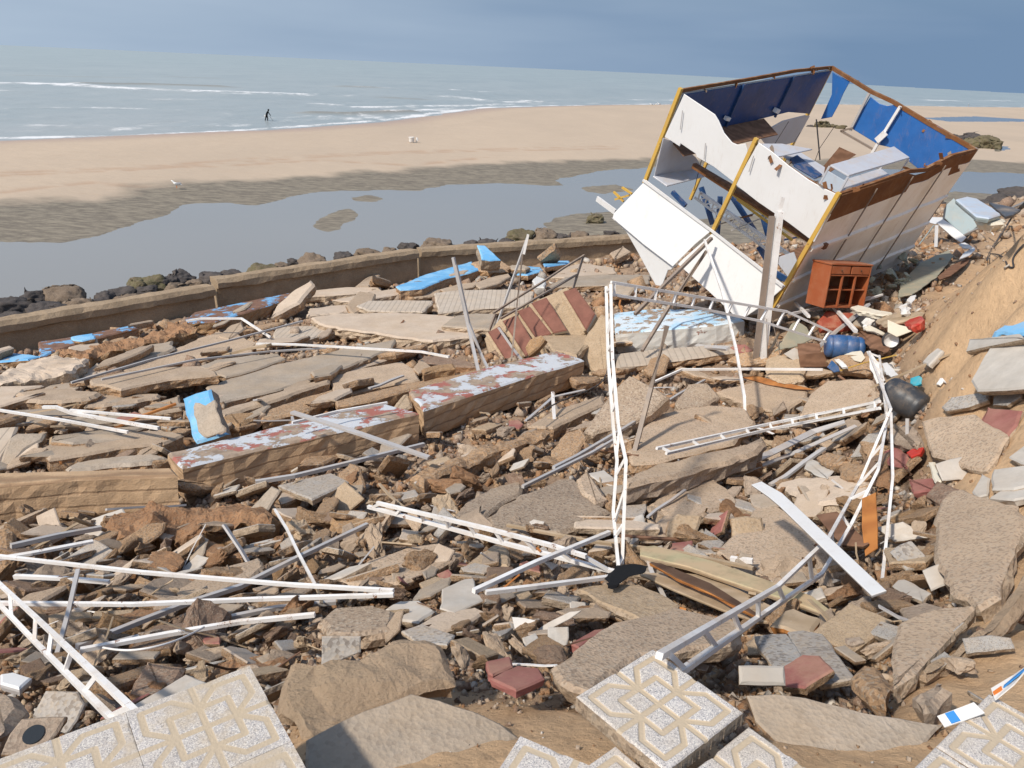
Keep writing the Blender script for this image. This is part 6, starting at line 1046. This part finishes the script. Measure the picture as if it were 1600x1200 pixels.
def gull(x,y,z,s_,lab,rot=0,grp=None):
    p=onz(x,y,z); r=empty('seagull',tuple(p)); tag(r,lab,'seagull',grp); r.rotation_euler=(0,0,rot); r.scale=(s_,s_,s_); r.rotation_euler=(0,0,rot+3.1)
    skin('body',[(0,0,.24,.09,.08),(.14,0,.28,.08,.07),(.22,0,.36,.045),(.26,0,.42,.05),(-.16,0,.22,.06,.05),(-.32,0,.2,.02,.01),(.34,0,.41,.012)],[(0,1),(1,2),(2,3),(0,4),(4,5),(3,6)],'white_feather',r)
    for sy in (-1,1):
        me=rockmesh('wing',910,(.42,.03,.14),.01,24,1,.0,'grey_feather',.8); o=link('wing',me,r,(-.08,sy*.085,.27)); o.rotation_euler=(0,.12,0)
        beam('leg',[(np.array(r.location)+[.02,sy*.03,.16]),(np.array(r.location)+[.03,sy*.03,0])],.014,'orange_tape',r)
gull(277,294,.55,1.2,'white seagull with grey wings standing on the beach at the left',0)
gull(1018,166,.2,2,'first of three tiny white gulls at the waterline left of the kiosk',0,'gulls at the waterline'); gull(1024,166,.2,2,'middle one of three tiny white gulls at the waterline',2,'gulls at the waterline'); gull(1030,165,.2,2,'last of three tiny white gulls at the waterline left of the kiosk',0,'gulls at the waterline')
p=onz(643,223,.6); bk=empty('bucket',tuple(p)); tag(bk,'white bucket standing on the open beach','bucket'); o=lathe('pail',[(0,0),(0,.26),(.2,.29),(.62,.33),(.65,.35),(.66,.32),(.6,.3),(.1,.25),(.1,0)],'white_cloth',bk,24); o.rotation_euler=(0,math.radians(-90),0); o=lathe('handle_rim',[(0,.33),(.03,.37),(.05,.34)],'white_steel',bk,24); o.rotation_euler=(0,math.radians(-90),0); o.location=(0,0,.58)
p=onz(650,223,.6); me=rockmesh('rolled_bag',920,(.35,.3,.75),.08,20,2,.2,'white_cloth',.4); o=link('rolled_bag',me,None,tuple(p+[.1,0,.3])); tag(o,'slim white bundle beside the bucket on the beach','bundle')
for i,(x,y) in enumerate([(1513,166),(1480,163)]): gull(x,y,.1,3 if i==0 else 1.5,['white gull resting at the far right waterline','small white gull left of the far right one'][i],1,'gulls at the waterline')

# ---------------------------------------------------------------- small rubble: every piece an object, named after what it lies beside
def inpoly(poly,x,y):
    c=False; n=len(poly)
    for i in range(n):
        (x1,y1),(x2,y2)=poly[i],poly[(i+1)%n]
        if (y1>y)!=(y2>y) and x<(x2-x1)*(y-y1)/(y2-y1+1e-12)+x1: c=not c
    return c
KPOLY=[(1000,120),(1300,90),(1540,220),(1480,330),(1440,380),(1400,400),(1240,480),(1160,500),(950,340)]
COLN={'concrete':'tan','edge':'orange-brown','rust_earth':'reddish','ochre':'ochre','brown_stone':'dark brown','brown_grey':'grey-brown','tan_block':'light tan','aggregate':'speckled','grey_tile':'grey','white_tile':'whitish','concrete_pale':'pale','concrete_grey':'dull grey','red_tile':'pink'}
def protos(kind,n,mats,dimf):
    out=[]
    for i in range(n):
        m=mats[i%len(mats)]
        if kind=='rubble_chunk': me=rockmesh(kind,1000+i,dimf(i),.13,NR.integers(10,18),2,.75,m)
        else:
            k=NR.integers(4,7); an=np.sort(NR.uniform(0,6.28,k))+0; an=np.arange(k)*6.283/k+NR.uniform(-.3,.3,k); L_,W_,T_=dimf(i)
            pts=[np.array([math.cos(a)*L_*.6,math.sin(a)*W_*.6,0]) for a in an]
            if kind=='tile_fragment' and i%3: pts=[np.array(p) for p in [(-L_/2,-W_/2,0),(L_/2,-W_/2,0),(L_/2,W_*NR.uniform(.1,.5),0),(L_*NR.uniform(-.1,.4),W_/2,0),(-L_/2,W_/2,0)]]
            c,V,F_,mi=slabmesh(pts,np.array([0,0,1.]),T_,.4 if kind=='tile_fragment' else .9,max(L_,W_)/12,i); me=bpy.data.meshes.new(kind); me.from_pydata([tuple(v+c+[0,0,T_/2]) for v in V],[],F_)
            me.materials.append(MT[m]); me.materials.append(MT['edge' if m not in('white_tile','grey_tile') else 'edge_pale']); me.polygons.foreach_set('material_index',mi); me.update()
        out.append((me,m))
    return out
PC=protos('rubble_chunk',42,['edge','rust_earth','brown_grey','tan_block','edge','brown_stone','concrete','ochre','aggregate','brown_grey'],lambda i:(1,NR.uniform(.45,.8),NR.uniform(.25,.5)))
PT=protos('tile_fragment',36,['grey_tile','white_tile','edge','grey_tile','brown_grey','concrete_pale','white_tile','brown_stone','concrete_grey','red_tile','edge_pale' if 0 else 'tan_block','grey_tile'],lambda i:(1,NR.uniform(.4,.9),NR.uniform(.12,.2)))
PS=protos('concrete_shard',30,['concrete','concrete_grey','aggregate','concrete_pale','edge','brown_grey'],lambda i:(1,NR.uniform(.28,.5),NR.uniform(.1,.16)))
def relation(px,py):
    L_=sorted(LAND,key=lambda l:math.hypot((l[1]-px),(l[2]-py)*1.6))[:2]; out=[]
    for l in L_:
        dx=px-l[1]; dy=py-l[2]; out.append((('right of' if dx>0 else 'left of') if abs(dx)>abs(dy)*1.3 else ('in front of' if dy>0 else 'behind'))+' the '+l[0])
    return out
USED={}
def sizew(wpx): return 'tiny' if wpx<12 else 'small' if wpx<24 else 'medium' if wpx<45 else 'large'
def scatter(kind,protos_,n,sizef,dens,flatn,group,noun,cat):
    cnt=0; tries=0; spots=[]
    while cnt<n and tries<n*30:
        tries+=1; x=NR.uniform(-20,1620); y=NR.uniform(400,1130)
        if NR.random()>dens(x,y): continue
        if any(inpoly(q,x,y) for q in HAND) or inpoly(KPOLY,x,y): continue
        g_=P(x,y,0)
        if hd(g_)>40 or wall_s(g_[0],g_[1])>-.6: continue
        s_=sizef(x,y,hd(g_)); wpx=s_*1250/np.linalg.norm(g_-EYE)
        if any((a-x)**2+((b-y)*1.5)**2<((w2+wpx)*.30)**2 for a,b,w2 in spots): continue
        spots.append((x,y,wpx)); me,m=protos_[NR.integers(len(protos_))]; nn=gn(g_[0],g_[1]); o=link(kind,me,None,tuple(g_+nn*s_*(.12 if flatn else .1)+np.array([0,0,.05])))
        q=Vector(nn).to_track_quat('Z','Y'); e_=Matrix.Rotation(NR.uniform(0,6.28) if not flatn or (y>700 and kind!='concrete_shard') else math.radians(NR.normal(42,18)),4,'Z'); tl=NR.normal(size=2)*(.30 if flatn else .5)*(1.0 if y>700 else .45)
        o.matrix_world=Matrix.Translation(o.location)@q.to_matrix().to_4x4()@Matrix.Rotation(tl[0],4,'X')@Matrix.Rotation(tl[1],4,'Y')@e_@Matrix.Diagonal((s_,s_,s_,1))
        r=relation(x,y); base=f'{sizew(wpx)} {COLN.get(m,"brown")} {noun} {r[0]}'; lab=base
        if lab in USED: lab=f'{sizew(wpx)} {COLN.get(m,"brown")} {noun} {r[0]}, {r[1]}'
        w_=lab.split()
        if len(w_)>16: lab=' '.join(base.split()[:16])
        USED[lab]=USED.get(lab,0)+1; tag(o,lab,cat,group); cnt+=1
def dens_near(x,y):
    if x>1440+max(0,(y-700))*.15: return .03
    if y>1060 and x>430: return .02
    if x>1370 and y<560: return .0
    if x>1420 and y<760: return .1
    if y<520: return 0
    if y<640: return .06 if x>880 else .012
    return 1.0 if (y>770 or x>900) else .35
def size_c(x,y,D): return max(.10,min(.45,NR.lognormal(math.log(.035*D+.06),.38)))
scatter('rubble_chunk',PC,285,lambda x,y,D:size_c(x,y,D),dens_near,False,'small chunks scattered through the rubble','rubble chunk','rubble chunk')
scatter('tile_fragment',PT,290,lambda x,y,D:min(.42,size_c(x,y,D)*.95),dens_near,True,'broken tile pieces scattered through the rubble','tile piece','tile fragment')
scatter('concrete_shard',PS,210,lambda x,y,D:NR.uniform(.55,1.5)*(D/17),lambda x,y:0 if x>1370 and y<560 else 1.0 if y<760 and x<980 else .5 if y<1000 and x<1350 else 0,True,'broken slab strips among the big slabs','slab strip','slab fragment')
def lathproto(i):
    L_=1.; V,F_=tubeverts([(-.5,0,.02),(-.1,NR.uniform(-.03,.03),.03),(.25,NR.uniform(-.04,.04),.02),(.5,0,.03)],NR.uniform(.03,.085),NR.uniform(.012,.03)); m=['wood_pale','alu','wood_orange','white_steel','wood_brown','wood_pale','alu','wood_dark'][i%8]
    me=bpy.data.meshes.new('strip'); me.from_pydata([tuple(v_) for v_ in V],[],F_); me.materials.append(MT[m]); me.update(); return me,m
COLN.update({'wood_pale':'pale wooden','alu':'grey metal','wood_orange':'orange wooden','white_steel':'white metal','wood_brown':'brown wooden','wood_dark':'dark wooden'})
HSAVE=HAND; HAND=HAND[:5]
scatter('strip',[lathproto(i) for i in range(16)],85,lambda x,y,D:NR.uniform(.035,.11)*D+.1,lambda x,y:0 if (x>1440 or y<430 or (x>1330 and y<520) or y>1070) else .25 if y<640 and x<880 else 1,False,'thin strips lying across the rubble','strip','strip')
HAND=HSAVE
# gravel and crumbs nobody could count
def gravel(n):
    xs=[];
    u=NR.uniform(-20,1620,n*3); v=NR.uniform(395,1195,n*3)**1.0
    D_=[];pos=[]
    zz=np.interp(v,[395,600,800,1000,1200],[2.3,3.5,5.1,6.4,7.4])
    d=FW[None]*F+RT[None]*(u-800)[:,None]+UP[None]*(600-v)[:,None]; t=(zz-9.5)/d[:,2]; X=d[:,0]*t; Y=d[:,1]*t; X+=NR.normal(size=len(X))*.3; Y+=NR.normal(size=len(X))*.3
    Z=G(X,Y); bk=bank_attr(X,Y,Z); keep=(wall_s(X,Y)<-.5)&(NR.random(len(X))>bk*.93)&(Y>1.8); X,Y,Z,bk=[q[keep][:n] for q in (X,Y,Z,bk)]
    Zg,_=gz(X,Y); D=np.hypot(X,Y); s_=np.exp(NR.normal(size=len(X))*.45)*(.0038*D+.012)*np.where(bk>.5,.5,1)
    cube=np.array([(i,j,k) for i in (-1,1) for j in (-1,1) for k in (-1,1)],float)*.5
    Vv=cube[None]*(1+NR.normal(size=(len(X),8,3))*.22); Vv*=np.stack([np.ones(len(X)),NR.uniform(.5,1,len(X)),NR.uniform(.3,.8,len(X))],-1)[:,None]
    q=NR.normal(size=(len(X),4)); q/=np.linalg.norm(q,axis=1)[:,None]; w,x,y,z=q.T
    R=np.stack([1-2*(y*y+z*z),2*(x*y-w*z),2*(x*z+w*y),2*(x*y+w*z),1-2*(x*x+z*z),2*(y*z-w*x),2*(x*z-w*y),2*(y*z+w*x),1-2*(x*x+y*y)],-1).reshape(-1,3,3)
    Vv=np.einsum('nij,nkj->nki',R,Vv)*s_[:,None,None]+np.stack([X,Y,Zg+s_*.2],-1)[:,None]
    fq=np.array([(0,1,3,2),(4,6,7,5),(0,4,5,1),(2,3,7,6),(0,2,6,4),(1,5,7,3)]); Fq=(np.arange(len(X))[:,None,None]*8+fq[None]).reshape(-1,4)
    me=bpy.data.meshes.new('gravel'); me.vertices.add(len(X)*8); me.vertices.foreach_set('co',Vv.reshape(-1).astype('f')); me.loops.add(len(Fq)*4); me.loops.foreach_set('vertex_index',Fq.reshape(-1).astype('i')); me.polygons.add(len(Fq)); me.polygons.foreach_set('loop_start',np.arange(len(Fq))*4)
    ms=['edge','rust_earth','brown_grey','tan_block','concrete','white_tile','brown_stone','grey_tile']
    for m in ms: me.materials.append(MT[m])
    me.polygons.foreach_set('material_index',np.repeat(NR.choice(len(ms),len(X),p=[.2,.16,.2,.06,.08,.03,.22,.05]),6).astype('i')); me.update(calc_edges=True); me.validate()
    o=link('gravel',me); o['label']='loose gravel, crumbs and splinters filling the gaps between the rubble'; o['category']='gravel'; o['kind']='stuff'
gravel(42000)
